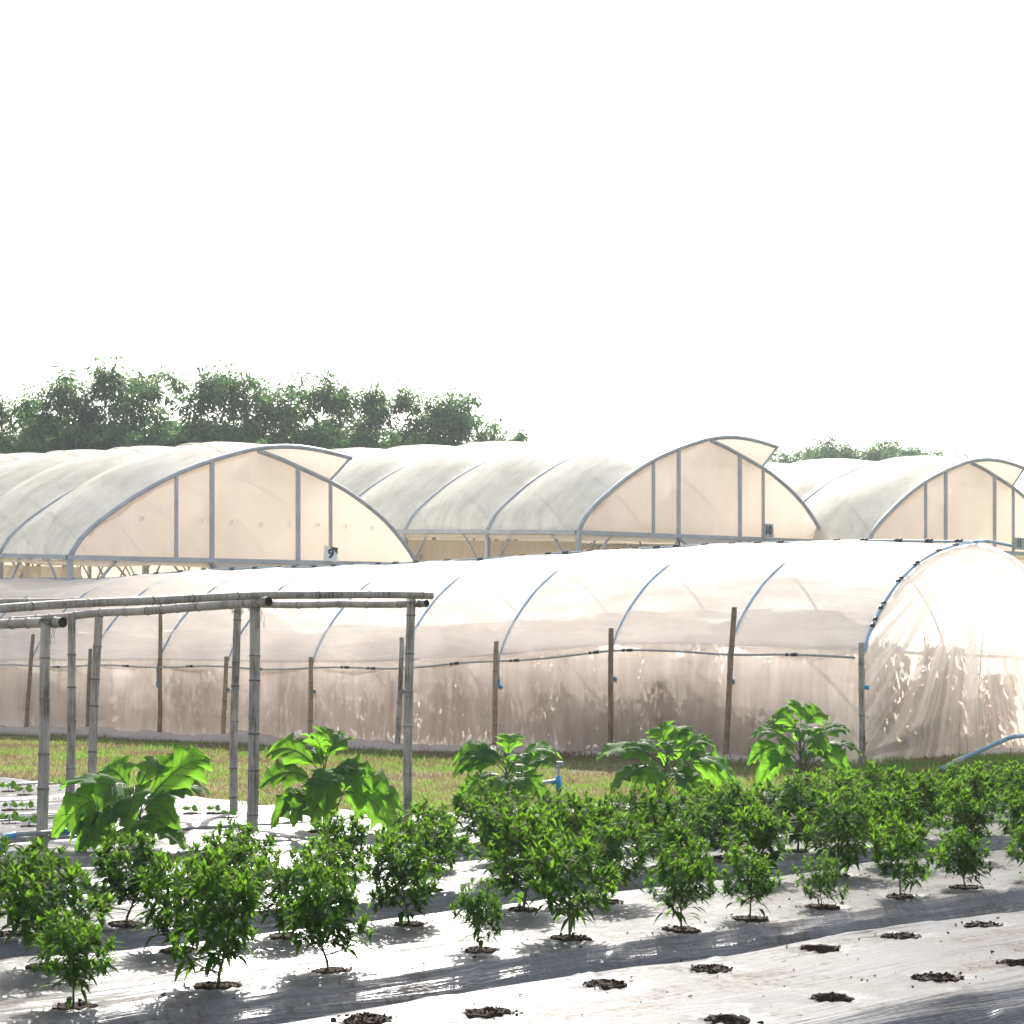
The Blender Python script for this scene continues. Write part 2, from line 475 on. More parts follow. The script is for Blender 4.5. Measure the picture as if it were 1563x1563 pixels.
def film_hole(s, t):
    z = 0.0
    for hs, ht, r in HOLES:
        ds = s-hs
        if abs(ds) > 0.4: continue
        dt = t-ht
        if abs(dt) > 0.4: continue
        q = math.hypot(ds, dt)/r
        if q < 0.95: z -= 0.11
        elif q < 2.6:                                           # the film puckers round a hole
            z += 0.006*math.sin(math.atan2(ds, dt)*9+hs*7)*(2.6-q)/1.65-0.008*(2.6-q)/1.65
    return z


def build_bed(s0, s1, t0, t1, ds, dt):
    ss = np.arange(s0, s1+1e-6, (s1-s0)/max(2, round((s1-s0)/ds)))
    ts = np.arange(t0, t1+1e-6, (t1-t0)/max(2, round((t1-t0)/dt)))
    pts, uvs = [], []
    for t in ts:
        r, u = [], []
        for s in ss:
            z = bed_h(s, t)+film_hole(s, t)
            end = sstep(t1-0.45, t1, t)
            z = z*(1-end)-0.10*end*(0.5+0.5*n3(s*3, 2))-0.03*end
            w = 0.10*n3(s*0.9, 7.7)*end*3
            r.append(st(s, t+w, z)); u.append((t, s))
        pts.append(r); uvs.append(u)
    mb = MB(); mb.grid(pts, uvs)
    tag(mb.build('mulch_film', M['mulch']), kind='structure')


build_bed(2.75, 4.85, 3.0, 12.5, 0.03, 0.06)
build_bed(4.85, 6.95, 3.0, 14.0, 0.015, 0.035)
build_bed(6.95, 9.13, 2.6, 14.5, 0.016, 0.035)
build_bed(9.13, 11.24, 3.6, 17.6, 0.02, 0.05)
build_bed(11.24, 12.68, 3.8, 18.4, 0.022, 0.055)
build_bed(12.68, 14.32, 4.0, 17.4, 0.022, 0.055)
build_bed(14.32, 16.6, 4.5, 11.95, 0.025, 0.06)
for k in (7, 8, 9, 10): build_bed(FUR[k], FUR[k+1], 4.5, 11.8, 0.03, 0.08)

# ------------------------------------------------------------------ soil in the planting holes


def soil_mesh(seed, r, mound, crumbs):
    rr = random.Random(seed)
    mb = MB(); rings = []
    nseg = 22
    for q, z in ((0.01, -0.012+mound), (0.35, -0.014+mound), (0.7, -0.010+mound*0.6), (0.95, -0.002), (1.1, 0.003), (1.2, -0.02)):
        row = []
        for k in range(nseg):
            a = 2*PI*k/nseg
            ir = 1+0.16*math.sin(2*a+seed)+0.30*n3(math.cos(a)*1.6, math.sin(a)*1.6, seed*3.1)
            rad = r*q*ir
            zz = z+0.008*n3(rad*60*math.cos(a), rad*60*math.sin(a), seed)
            row.append((rad*math.cos(a), rad*math.sin(a), zz))
        rings.append(row)
    mb.grid(rings, closed=True)
    for _ in range(crumbs):
        a = rr.uniform(0, 2*PI); d = r*(math.sqrt(rr.uniform(0, 1))*1.05+(rr.random()**4)*.9)
        c = Vector((d*math.cos(a), d*math.sin(a), 0.001+max(-.05, mound*max(0, 1-d/r/1.2))))
        q = rr.uniform(0.005, 0.016)
        p = [c+Vector((rr.uniform(-1, 1), rr.uniform(-1, 1), rr.uniform(-.6, .9))).normalized()*q*rr.uniform(.7, 1.2) for _ in range(6)]
        b = len(mb.v)
        for x in p: mb.vert(x)
        for f in ((0,1,2),(0,2,3),(0,3,4),(1,2,5),(2,3,5),(3,4,5),(0,1,4),(1,4,5)): mb.f.append(tuple(b+k for k in f))
    return mb


SOILM = []
for k in range(4):
    o = soil_mesh(k+1, 0.10, 0.010, 26).build('soil_patch', M['soil'], smooth=False); SOILM.append(o)
soil_used = [False]*4


def put_soil(k, s, t, scale, rz):
    src = SOILM[k]
    o = src if not soil_used[k] else src.copy()
    if soil_used[k]: COL.objects.link(o)
    soil_used[k] = True
    o.location = st(s, t, bed_h(s, t)+0.001); o.rotation_euler = (0, 0, rz); o.scale = (scale,)*3
    tag(o, kind='structure')


rs = random.Random(3)
for i, (nm, j, s, t, h, k) in enumerate(CHILI): put_soil(i % 4, s, t, rs.uniform(.68, .92), rs.uniform(0, 6))
for i, (s, t) in enumerate(SEED_ST): put_soil(i % 4, s, t, rs.uniform(.58, .7), rs.uniform(0, 6))
for i, (_, s, t) in enumerate(EGG): put_soil(i % 4, s, t, 1.2, rs.uniform(0, 6))

bare_labels = [
    'crumbled soil patch without a plant, farthest along the back row of the bare bed',
    'low heap of broken soil beside the dark furrow, second from the far end',
    'open dark planting hole with clean edge in the back row of the bare bed',
    'wide scatter of crumbled soil over an empty hole, mid back row',
    'brown soil filled hole next to the furrow with a ragged plastic edge',
    'soil heap at the bottom edge of the photo, second from the left',
    'dark hole cut off by the right edge of the photo in the bare bed',
    'soil filled hole with crumbs on its right rim, front row of bare bed',
    'large open dark hole in the front row with loose clods to its right',
    'open dark hole at the bottom edge of the photo, front row of the bare bed',
    'soil heap in the bottom left corner of the bare bed, leftmost empty hole',
]
for i, (s, t) in enumerate(BARE_ST):
    deep = i in (2, 6, 8, 9)
    mb = soil_mesh(20+i, 0.080 if deep else 0.086, -0.045 if deep else 0.008, 10 if deep else 60)
    o = mb.build('planting_hole', M['soil'], smooth=False)
    o.location = st(s, t, bed_h(s, t)+0.001)
    tag(o, bare_labels[i], 'planting hole', 'empty planting holes in the bare mulch bed')

# loose crumbs blown over the film
mb = MB()
for k in range(1500):
    bs, bt, br = HOLES[rs.randrange(len(HOLES)-20)] if k % 4 else (rs.uniform(5.1, 8.9), rs.uniform(4, 11.5), .1)
    q = abs(rs.gauss(0, .28)) if k % 4 else 0
    a = rs.uniform(0, 6.3)
    s, t = bs+q*math.cos(a)*.7, bt+q*math.sin(a)
    c = st(s, t, bed_h(s, t)+0.002)
    e = 0.002+0.014*rs.random()**3.5
    b = len(mb.v)
    for _ in range(5): mb.vert(c+Vector((rs.uniform(-1, 1), rs.uniform(-1, 1), rs.uniform(-.3, 1)))*e)
    for f in ((0,1,2),(0,2,3),(0,3,4),(1,2,4),(2,3,4),(0,1,4)): mb.f.append(tuple(b+x for x in f))
tag(mb.build('soil_crumbs', M['soil'], smooth=False), kind='stuff')

# ------------------------------------------------------------------ leaves
def add_leaf(mb, base, d, up, L, W, droop=0.25, fold=0.25):
    """lance shaped leaf with a folded midrib and a drooping tip"""
    d = d.normalized()
    side = d.cross(up)
    if side.length < 1e-4: side = d.cross(Vector((1, 0.2, 0)))
    side.normalize(); nrm = side.cross(d).normalized()
    b = len(mb.v)

    def P(u, w): return base+d*(L*u)+side*(w*W)+nrm*(abs(w)*W*fold)-Vector((0, 0, 1))*(droop*L*u*u)
    mb.vert(P(0, 0))
    for u, w in ((0.3, 0.46), (0.62, 0.36)):
        mb.vert(P(u, -w)); mb.vert(P(u, 0)); mb.vert(P(u, w))
    mb.vert(P(1, 0))
    for f in ((0,1,2),(0,2,3),(1,4,5,2),(2,5,6,3),(4,7,5),(5,7,6)): mb.f.append(tuple(b+k for k in f))


def chili_plant(seed, H, rad, nbr, per, shape):
    """upright stems fanning out of a short trunk to an egg shaped outline, leaves all along them, erect pale tips"""
    rr = random.Random(seed)
    stem, fol = MB(), MB()
    UP = Vector((0, 0, 1))

    def lf(p, d, L, k=.40, dr=.25):
        add_leaf(fol, p, d, UP, L, L*k*rr.uniform(.8, 1.2), dr, rr.uniform(.1, .5))

    def shoot(p, e, r, n):
        m = (p+e)/2+Vector((rr.uniform(-.02, .02), rr.uniform(-.02, .02), -.02))
        pts = [p*(1-u)**2+m*2*u*(1-u)+e*u*u for u in (0, .25, .5, .75, 1)]
        stem.tube(pts, [r, r*.85, r*.7, r*.55, r*.35], 5, False)
        out = Vector((e.x-p.x*.4, e.y-p.y*.4, 0))
        out = out.normalized() if out.length > 1e-4 else Vector((1, 0, 0))
        for k in range(n):
            u = .18+.82*(k+rr.random())/n
            q = p*(1-u)**2+m*2*u*(1-u)+e*u*u
            a = rr.uniform(0, 2*PI)
            d = Vector((math.cos(a), math.sin(a), rr.uniform(-.35, .75)))+out*.55
            d.normalize()
            st_ = q+d*rr.uniform(.004, .022)
            lf(st_, d, rr.uniform(.045, .105)*(1.15-.4*u), .31, rr.uniform(.05, .65))
        for k in range(13):                               # erect tip
            a = rr.uniform(0, 2*PI)
            d = Vector((math.cos(a)*.55, math.sin(a)*.55, rr.uniform(.5, 1.3))).normalized()
            lf(e-Vector((0, 0, .045*rr.random())), d, rr.uniform(.035, .072), .26, rr.uniform(0, .35))
        return pts

    lean = Vector((rr.uniform(-.03, .03), rr.uniform(-.03, .03), 0))
    trunk = [Vector((0, 0, -.03)), Vector((0, 0, .05))+lean*.3, Vector((0, 0, .13))+lean, Vector((0, 0, H*.45))+lean*1.6]
    stem.tube(trunk, [.0075, .0065, .0052, .0035], 6, False)
    for b in range(nbr):
        az = b*2.399+rr.uniform(-.4, .4)
        f = (b+.5)/nbr                                    # 0 low outer, 1 top centre
        zt = H*(shape+(1-shape)*(1-(1-f)**1.6))*rr.uniform(.80, 1.15)
        q = zt/H
        prof_ = math.sin(PI*min(1, max(.04, (q-.10)/.98))**.85)**.7 if q < 1 else .25
        R_ = rad*.94*(.35+.65*prof_)*rr.uniform(.5, 1.25)*(1-.55*max(0, f-.55)/.45)
        z0 = rr.uniform(.05, .16)+.30*H*f
        p = trunk[1]+(trunk[3]-trunk[1])*min(1, max(0, (z0-.05)/(H*.45-.05)))
        e = Vector((math.cos(az)*R_, math.sin(az)*R_, zt))
        pts = shoot(p, e, .004, per)
        for c in range(2 if per > 11 else 1):             # side shoots
            w = pts[rr.choice((2, 3))]
            a2 = az+rr.uniform(-1.3, 1.3)
            e2 = w+Vector((math.cos(a2)*rad*.35, math.sin(a2)*rad*.35, rr.uniform(.03, .12)))
            shoot(w, e2, .0022, max(5, per//2))
    for _ in range(12):                                   # old leaves hanging low
        a = rr.uniform(0, 2*PI); z = rr.uniform(.16, .42)*H; q = rr.uniform(.03, .12)
        d = Vector((math.cos(a), math.sin(a), rr.uniform(-.5, .2)))
        stem.tube([Vector((0, 0, z-.02)), Vector((math.cos(a)*q, math.sin(a)*q, z))], .0013, 3, False)
        lf(Vector((math.cos(a)*q, math.sin(a)*q, z)), d, rr.uniform(.065, .10), .40, rr.uniform(.2, .8))
    return stem, fol


VAR = {'g': (707, .50, .20, 21, 14, .22), 'h': (808, .50, .18, 23, 15, .18), 'i': (909, .50, .25, 20, 15, .26),
       'a': (101, .50, .21, 22, 13, .36), 'b': (202, .50, .19, 26, 14, .28), 'c': (303, .50, .22, 28, 14, .28),
       'd': (404, .50, .23, 21, 13, .42), 'e': (505, .50, .24, 27, 13, .22), 'f': (606, .50, .30, 26, 13, .18)}
PROTO = {}
ordw = ['first', 'second', 'third', 'fourth', 'fifth', 'sixth', 'seventh', 'eighth', 'ninth', 'tenth', 'eleventh', 'twelfth', 'thirteenth', 'fourteenth', 'fifteenth']
rowdesc = {'A': 'front row', 'B': 'second row', 'C': 'third row', 'D': 'fourth row', 'E': 'rearmost row'}
look = {'a': 'round leafy', 'b': 'dense upright', 'c': 'full bushy', 'd': 'open vase shaped', 'e': 'broad many stemmed', 'f': 'squat spreading', 'g': 'loose leaning', 'h': 'narrow upright', 'i': 'ragged wide'}
swap = random.Random(21)
for nm, i, s, t, h, k in CHILI:
    if nm != 'A' or i in (2, 5, 9): k = swap.choice((k, 'g', 'h', 'i'))
    size = 'tall ' if h > .57 else ('small ' if h < .41 else '')
    lab = f'{size}{look[k]} green chili plant, {ordw[i]} from the left in the {rowdesc[nm]}'
    loc = st(s, t, bed_h(s, t)-0.004)
    rz = rs.uniform(0, 6.3)
    if k not in PROTO:
        vr = VAR[k]
        r = empty('chili_plant', loc, lab, 'plant', 'chili plants on the silver mulch beds', rz)
        a, b = chili_plant(*vr)
        a.build('stem', M['chili_stem'], r); fo = b.build('foliage', M['chili_leaf'], r, smooth=False)
        zs = sorted(v[2] for v in b.v); PROTO[k] = (r, zs[int(len(zs)*.995)])
        r.scale = (h/PROTO[k][1],)*3
    else:
        src, hh = PROTO[k]; q = h/hh
        w = q*rs.uniform(1.0, 1.25)*(1.12 if nm in 'CDE' else 1)
        o = copy_tree(src, loc, rz, (w, w, q), lab)
        o.rotation_euler = (rs.uniform(-.14, .14), rs.uniform(-.14, .14), rz)

# ------------------------------------------------------------------ eggplants
def lobed_leaf(mb, vb, base, d, L, W, roll, droop, seed):
    """broad lobed leaf: rows across the midrib whose width follows the lobes; the rib is a raised strip"""
    rr = random.Random(seed)
    d = d.normalized(); up = Vector((0, 0, 1))
    side = d.cross(up).normalized() if abs(d.z) < .98 else Vector((1, 0, 0))
    nrm = side.cross(d).normalized()
    nrm = (nrm+Vector((.0, -.85, .1))).normalized(); nrm = (nrm-d*nrm.dot(d)).normalized(); side = d.cross(nrm).normalized()
    side, nrm = side*math.cos(roll)+nrm*math.sin(roll), nrm*math.cos(roll)-side*math.sin(roll)
    W *= 1.5
    nu, nv = 44, 12
    nl = rr.choice((3.4, 3.9, 4.3)); ph = rr.uniform(-.25, .25)
    pts = []; mids = []
    ph2 = rr.uniform(0, 6)
    for i in range(nu+1):
        u = i/nu
        env = math.sin(PI*min(1, u**0.78*1.0))**0.75*(1-.25*u)
        row = []
        for j in range(-nv//2, nv//2+1):
            v = j/(nv/2)
            sgn = 1 if v > 0 else -1
            lob = 0.60+0.42*(1-abs(math.sin(PI*nl*u+ph*sgn+(0.35 if v > 0 else 0)))**.85)+.05*math.sin(2*PI*nl*2.3*u+ph2)
            w = env*(lob if abs(v) > .5 else (lob*.5+.5))
            x = v*W*.5*w
            lift = L*(0.025*math.sin(2*PI*nl*u+ph)*abs(v)**1.5 + .02*math.sin(5*v+ph2+u*7)*abs(v))
            sag = -droop*L*(u*u)+0.10*L*math.sin(PI*u)
            fwd = L*u*(1-.18*droop*u)+abs(v)*W*.16*env                     # lobes point forward
            row.append(base+d*fwd+side*x+nrm*(lift+abs(x)*(.22-.35*abs(v)))+up*sag)
        pts.append(row); mids.append(row[nv//2])
    mb.grid(pts)
    vb.tube(mids[:-3], [max(.0012, .0055*(1-i/nu)) for i in range(nu-2)], 4, False)
    for k in range(1, 5):                                    # side veins to the lobe tips
        i0 = int(nu*(k/5.2)*.9)
        for sg in (-1, 1):
            ln = []
            for q in range(5):
                jj = nv//2+sg*q; ii = min(nu, i0+int(q*1.6))
                ln.append(pts[ii][jj]-nrm*.0003)
            vb.tube(ln, [.0030, .0026, .002, .0015, .001], 3, False)


def eggplant(name, s, t, H, leaves, label, seed):
    rr = random.Random(seed)
    loc = st(s, t, bed_h(s, t)-.005)
    root = empty('eggplant', loc, label, 'plant', 'eggplants in the row behind the chili plants')
    stem, fol, ven = MB(), MB(), MB()
    pts = [Vector((0, 0, -.03))]
    for i in range(1, 7):
        pts.append(Vector((rr.uniform(-.02, .02), rr.uniform(-.02, .02), H*.8*i/6)))
    stem.tube(pts, [.016-.0017*i for i in range(7)], 7)
    brs = []
    for b in range(4):
        a = rr.uniform(0, 6.3); z0 = H*rr.uniform(.08, .35)
        q = Vector((0, 0, z0)); e = Vector((math.cos(a)*H*.28, math.sin(a)*H*.28, z0+H*.45))
        mid = (q+e)/2+Vector((math.cos(a), math.sin(a), -.3))*.03
        stem.tube([q, mid, e], [.009, .007, .004], 5); brs.append(e)
    leaves = list(leaves)+rand_leaves(seed+7, 10, .35, .92, .27)
    for k, (az, el, r0, z0, L, W, dr) in enumerate(leaves):
        # az: 0 right, 90 away, 180 left, 270 toward the viewer; r0/z0 where the blade starts
        L *= 1.28; W *= 1.12; r0 *= 1.3; el -= 4
        a = R(az); dirv = Vector((math.cos(a)*math.cos(R(el)), math.sin(a)*math.cos(R(el)), math.sin(R(el))))
        base = Vector((math.cos(a)*r0, math.sin(a)*r0, z0*H))
        root_pt = Vector((0, 0, max(.05, (z0-.22))*H))
        stem.tube([root_pt, (root_pt+base)/2+Vector((0, 0, .01)), base+dirv*.01], [.006, .005, .0035], 5, False)
        lobed_leaf(fol, ven, base, dirv, L, W, rr.uniform(-.5, .5), dr, seed*31+k)
    stem.build('stem', M['egg_stem'], root)
    f = fol.build('foliage', M['egg_leaf'], root)
    ven.build('leaf_veins', M['vein'], f)
    return root


def rand_leaves(seed, n, lo, hi, L0):
    rr = random.Random(seed); o = []
    for k in range(n):
        o.append((rr.uniform(0, 360), rr.uniform(-15, 40), rr.uniform(.05, .14), rr.uniform(lo, hi), L0*rr.uniform(.75, 1.15), L0*rr.uniform(.6, .9), rr.uniform(.15, .6)))
    return o


eggplant('e1', *EGG[0][1:], .62,
         [(15, 42, .10, .66, .46, .34, .12), (20, 18, .10, .66, .40, .30, .25), (170, 22, .10, .72, .42, .34, .30), (195, -8, .12, .62, .40, .30, .35), (140, 35, .06, .78, .32, .26, .25),
          (275, 5, .06, .68, .28, .26, .75), (240, 10, .06, .80, .30, .26, .55), (60, 50, .06, .80, .30, .26, .2), (330, 15, .08, .52, .28, .22, .5), (210, -10, .10, .40, .30, .22, .5),
          (350, -5, .08, .35, .26, .20, .45), (100, 30, .06, .6, .3, .24, .3), (210, 0, .10, .22, .26, .24, .35), (335, 0, .10, .24, .28, .24, .3), (268, 5, .06, .30, .24, .24, .5), (185, 5, .12, .45, .3, .28, .4)],
         'large eggplant with broad lobed leaves under the left bamboo posts, leftmost of the five', 41)
eggplant('e2', *EGG[1][1:], .66,
         [(165, 30, .08, .88, .40, .26, .32), (185, 12, .10, .70, .36, .26, .35), (10, -8, .10, .66, .46, .34, .28), (350, -20, .14, .52, .42, .32, .25), (280, -10, .04, .80, .36, .26, .8), (265, 0, .05, .55, .30, .24, .8),
          (70, 60, .03, .95, .28, .26, .2), (250, 60, .03, .98, .24, .22, .3), (20, 50, .03, 1.0, .24, .22, .3), (200, -12, .08, .50, .32, .24, .5), (230, -5, .06, .45, .26, .22, .6), (320, 10, .06, .72, .30, .26, .5),
          (120, 40, .05, .85, .28, .24, .3)],
         'tall eggplant with a tight leaf crown standing beside a bamboo post', 42)
eggplant('e3', *EGG[2][1:], .60,
         [(175, 22, .06, .92, .40, .30, .45), (190, 10, .08, .86, .34, .26, .40), (5, 30, .06, .90, .40, .26, .40), (80, 60, .03, 1.0, .22, .20, .2), (330, -12, .06, .72, .28, .22, .6), (250, 0, .05, .62, .26, .20, .7),
          (20, -10, .06, .55, .24, .18, .5), (200, -8, .06, .52, .26, .2, .5), (140, 35, .04, .92, .28, .22, .35)],
         'umbrella shaped eggplant with two wide leaves left of the blue water riser', 43)
eggplant('e4', *EGG[3][1:], .63,
         [(178, 18, .12, .80, .46, .44, .30), (195, -12, .14, .66, .36, .30, .40), (355, -2, .14, .78, .46, .38, .42), (10, -12, .20, .70, .42, .32, .5), (60, 45, .05, 1.0, .32, .26, .3), (110, 50, .04, 1.02, .26, .22, .3),
          (20, 25, .06, .92, .30, .24, .35), (270, 25, .04, .96, .24, .2, .5), (300, -5, .06, .62, .28, .22, .6), (245, 0, .06, .58, .3, .24, .6), (150, 30, .06, .86, .3, .26, .3), (340, -20, .08, .45, .28, .24, .5)],
         'wide eggplant with drooping pale right leaf in front of two tunnel stakes', 44)
eggplant('e5', *EGG[4][1:], .79,
         [(8, 25, .16, .82, .30, .24, .25), (355, 5, .18, .70, .34, .24, .30), (340, -5, .14, .60, .30, .24, .45), (175, 20, .14, .80, .30, .24, .3), (188, 0, .16, .66, .32, .22, .4), (200, -15, .14, .52, .30, .22, .45),
          (80, 55, .04, 1.02, .28, .24, .3), (30, 40, .06, .98, .28, .22, .35), (150, 45, .06, .95, .26, .22, .3), (260, 20, .05, .88, .24, .2, .5), (300, 10, .08, .78, .26, .2, .5), (230, 5, .08, .72, .26, .2, .5),
          (120, 30, .08, .86, .26, .2, .3), (15, -20, .14, .48, .28, .2, .5), (165, -20, .16, .42, .30, .22, .5)],
         'tallest eggplant with many small leaves before the tunnel corner stake, rightmost of the five', 45)

# ------------------------------------------------------------------ seedlings
seed_where = ['at the left edge on the nearest seedling bed', 'right of the leftmost hole on the nearest seedling bed', 'on the far bed left of the first bamboo post', 'far bed at the left edge of the photo',
              'close to the foot side of the thick front bamboo post', 'just behind the thick front bamboo post', 'on the middle seedling bed at the left edge', 'on the middle seedling bed, second from the left',
              'farthest one near the grass at the left', 'left of the pair of bamboo posts in mid field', 'in front of the weathered rough bamboo post', 'between the two close bamboo posts',
              'small one left of the weathered rough bamboo post', 'beside the grass edge behind the rough bamboo post', 'between the two left bamboo posts']
SP = None
for i, (s, t) in enumerate(SEED_ST):
    loc = st(s, t, bed_h(s, t))
    lab = f'young green seedling {seed_where[i]}'
    if SP is None:
        SP = empty('seedling', loc, lab, 'seedling', 'seedlings on the far mulch beds')
        a, b = MB(), MB(); rr = random.Random(9)
        a.tube([(0, 0, -.01), (.005, 0, .04), (.002, .004, .07)], [.004, .0034, .0026], 5)
        for k in range(9):
            an = k*2.4; z = .03+.005*k
            d = Vector((math.cos(an), math.sin(an), .35)); a.tube([Vector((0, 0, z)), Vector((0, 0, z))+d*.04], .0012, 3, False)
            add_leaf(b, Vector((0, 0, z))+d*.03, d, Vector((rr.uniform(-.4, .4), -.9, .8)), .085-.003*k, .075, .25, .15)
        a.build('stem', M['chili_stem'], SP); b.build('foliage', M['seed_leaf'], SP)
    else:
        copy_tree(SP, loc, rs.uniform(-.5, .5), rs.uniform(.7, 1.15), lab)

# ------------------------------------------------------------------ bamboo
def bamboo(name, p0, p1, r0, r1, mat, parent, seed, bend=0.0, origin=None, gap=0.34):
    rr = random.Random(seed)
    p0, p1 = Vector(p0), Vector(p1)
    L = (p1-p0).length; d = (p1-p0)/L
    sd = d.cross(Vector((.3, .9, .1))).normalized(); s2 = d.cross(sd)
    nodes = []; x = rr.uniform(.05, gap)
    while x < L: nodes.append(x); x += gap*rr.uniform(.6, 1.4)
    xs = sorted(set([0, L]+[i*L/24 for i in range(25)]+[n+k for n in nodes for k in (-.022, -.008, 0, .008, .022) if 0 < n+k < L]))
    path, rad = [], []
    for x in xs:
        u = x/L
        w = 4*u*(1-u)*bend
        path.append(p0+d*x+Vector((0, 0, 1 if abs(d.z) < .6 else 0))*w+(sd if abs(d.z) >= .6 else Vector((0, 0, 0)))*w
                    + sd*.016*n3(x*.9, seed)+s2*.012*n3(x*.9, seed, 7))
        r = r0+(r1-r0)*u
        k = min([abs(x-n) for n in nodes] or [9])
        r *= 1+(.16 if k < .004 else (.02 if k < .012 else 0))+.012*n3(x*9, seed)
        rad.append(r)
    mb = MB(); mb.tube(path, rad, 12, False)
    # open cut ends: a short wall and a dark bore
    o = mb.build(name, mat, parent, origin=origin)
    o.data.materials.append(M['node'])
    for i in range(len(xs)-1):
        xm = (xs[i]+xs[i+1])/2
        if min([abs(xm-n) for n in nodes] or [9]) < .009 and (i*7+seed) % 5 < 4:
            for j in range(12): o.data.polygons[i*12+j].material_index = 1
    for e, k in ((path[0], 1), (path[-1], -1)):
        bo = MB(); q = e+d*k*.03
        r = (r0 if k > 0 else r1)
        b = len(bo.v); seg = 12
        u = d.cross(Vector((.31, .17, .93))).normalized(); w = d.cross(u)
        for rad_, c in ((r*1.0, e), (r*.74, e-d*k*.001), (r*.70, q), (.001, q)):
            for j in range(seg): bo.vert(c+(u*math.cos(2*PI*j/seg)+w*math.sin(2*PI*j/seg))*rad_)
        for ring in range(3):
            for j in range(seg):
                j2 = (j+1) % seg
                bo.f.append((b+ring*seg+j, b+ring*seg+j2, b+(ring+1)*seg+j2, b+(ring+1)*seg+j))
        bo.build('cut_end', M['bore'], o, origin=origin)
    return o


def trellis():
    org = ground_at(387, 1265)
    root = empty('bamboo_trellis', org, 'open weathered bamboo frame of posts and rails over the seedling beds at the left', 'trellis')
    # measured foot pixel row -> distance; top pixel row -> height
    posts = [((64, 1292), (72, 940), .047, .040), ((105, 1258), (110, 937), .043, .034), ((139, 1226), (151, 935), .046, .042),
             ((357, 1238), (363, 926), .041, .036), ((384, 1268), (389, 921), .049, .045), ((623, 1249), (628, 914), .042, .040)]
    tops = []
    for i, (f, t, r0, r1) in enumerate(posts):
        b = ground_at(*f); d = b.y
        s_, t_ = to_st(b)
        b.z = bed_h(s_, t_)-.05
        top = at(t[0], t[1], d+.02)
        o = bamboo('post', b, top, r0, r1, M['bamboo'], root, 60+i, rs.uniform(-.015, .015), org)
        tops.append((top, o, d))
    d70, d387, d627, d361, d147 = (tops[k][2] for k in (0, 4, 5, 3, 2))
    a = Vector((-GY, GX, 0))
    rails = []
    # long rails along the rows
    p_r = at(659, 909, d627-.15); p_l = at(-60, 934, 15.1)
    rails.append(bamboo('rail', p_l, p_r, .036, .034, M['bamboo'], root, 80, .05, org, .42))
    p_r = at(378, 906, d361+.25); p_l = at(-60, 920, d147-.9)
    rails.append(bamboo('rail', p_l, p_r, .033, .028, M['bamboo'], root, 81, -.02, org, .42))
    # cross rails, lashed to the posts on the camera side
    for k, (end, dd, hb) in enumerate((((96, 950), d70-.07, .0), ((410, 918), d387-.10, -.10), ((651, 921), d627-.02, .06))):
        p = at(end[0], end[1], dd)
        q = p+a*(4.6 if k else 2.4)+Vector((0, 0, hb))
        rails.append(bamboo('rail', p, q, .042 if k < 2 else .034, .036, M['bamboo'], root, 85+k, 0.0, org, .40))
    # wire lashings
    mb_spots = [(0, Vector((0, 0, -.05))), (4, Vector((0, 0, -.04))), (5, Vector((0, 0, -.03))), (3, Vector((0, 0, -.05)))]
    for k, off in mb_spots:
        top, o, d = tops[k]
        mb = MB()
        for z in (-.012, 0, .014):
            c = top+off+Vector((0, -.012, z))
            mb.tube([c+Vector((math.cos(x)*.056, math.sin(x)*.062, .012*math.sin(x*2))) for x in np.linspace(0, 2*PI, 18)], .0022, 4, False)
        e = top+off+Vector((.06, -.06, -.02))
        if k in (0, 4):
            for q in range(3):
                pp = [e+Vector((.004*q, 0, 0))]
                for j in range(7): pp.append(pp[-1]+Vector((rs.uniform(-.012, .016), rs.uniform(-.01, .01), -.022)))
                mb.tube(pp, .0016, 3, False)
        mb.build('wire_tie', M['wire'], o, origin=org)


trellis()

# ------------------------------------------------------------------ the low net tunnel
TC = Vector((4.45, 25.0, 0)); TAX = Vector((-14.41, 13.3, 0)); TL = TAX.length; TA = TAX/TL
TG = Vector((TA.y, -TA.x, 0)); TG = Vector((0.679, 0.734, 0)).normalized(); HW = 2.82
T_END = 1.42                                               # in units of TL
ridge_tab = [(-900, 885), (0, 885), (90, 884), (150, 886), (240, 877), (300, 872), (420, 868), (480, 867), (600, 862), (740, 855), (860, 846), (1000, 838), (1100, 833), (1250, 829), (1320, 827), (1487, 829)]
eave_tab = [(-900, 1016), (0, 1016), (250, 1017), (480, 1021), (640, 1018), (765, 1010), (830, 1003), (932, 995), (1050, 993), (1125, 998), (1290, 1004), (1340, 1005)]
prof = [(0, 0), (.05, .17), (.1, .29), (.164, .42), (.304, .63), (.476, .80), (.654, .905), (.83, .968), (1, 1)]


def lerp_tab(tab, x):
    if x <= tab[0][0]: return tab[0][1]
    for (x0, y0), (x1, y1) in zip(tab, tab[1:]):
        if x <= x1: return y0+(y1-y0)*(x-x0)/(x1-x0)
    return tab[-1][1]


def smooth_tab(tab, x, w):
    return sum(lerp_tab(tab, x+d*w) for d in (-1, -.5, 0, .5, 1))/5


def t_eave(u):
    p = TC+TAX*u
    px = CX+p.x/p.y*F
    return CAMZ+(HOR-smooth_tab(eave_tab, px, 25))/F*p.y


def t_ridge(u):
    p = TC+TAX*u+TG*HW
    px = CX+p.x/p.y*F
    return CAMZ+(HOR-smooth_tab(ridge_tab, px, 25))/F*p.y


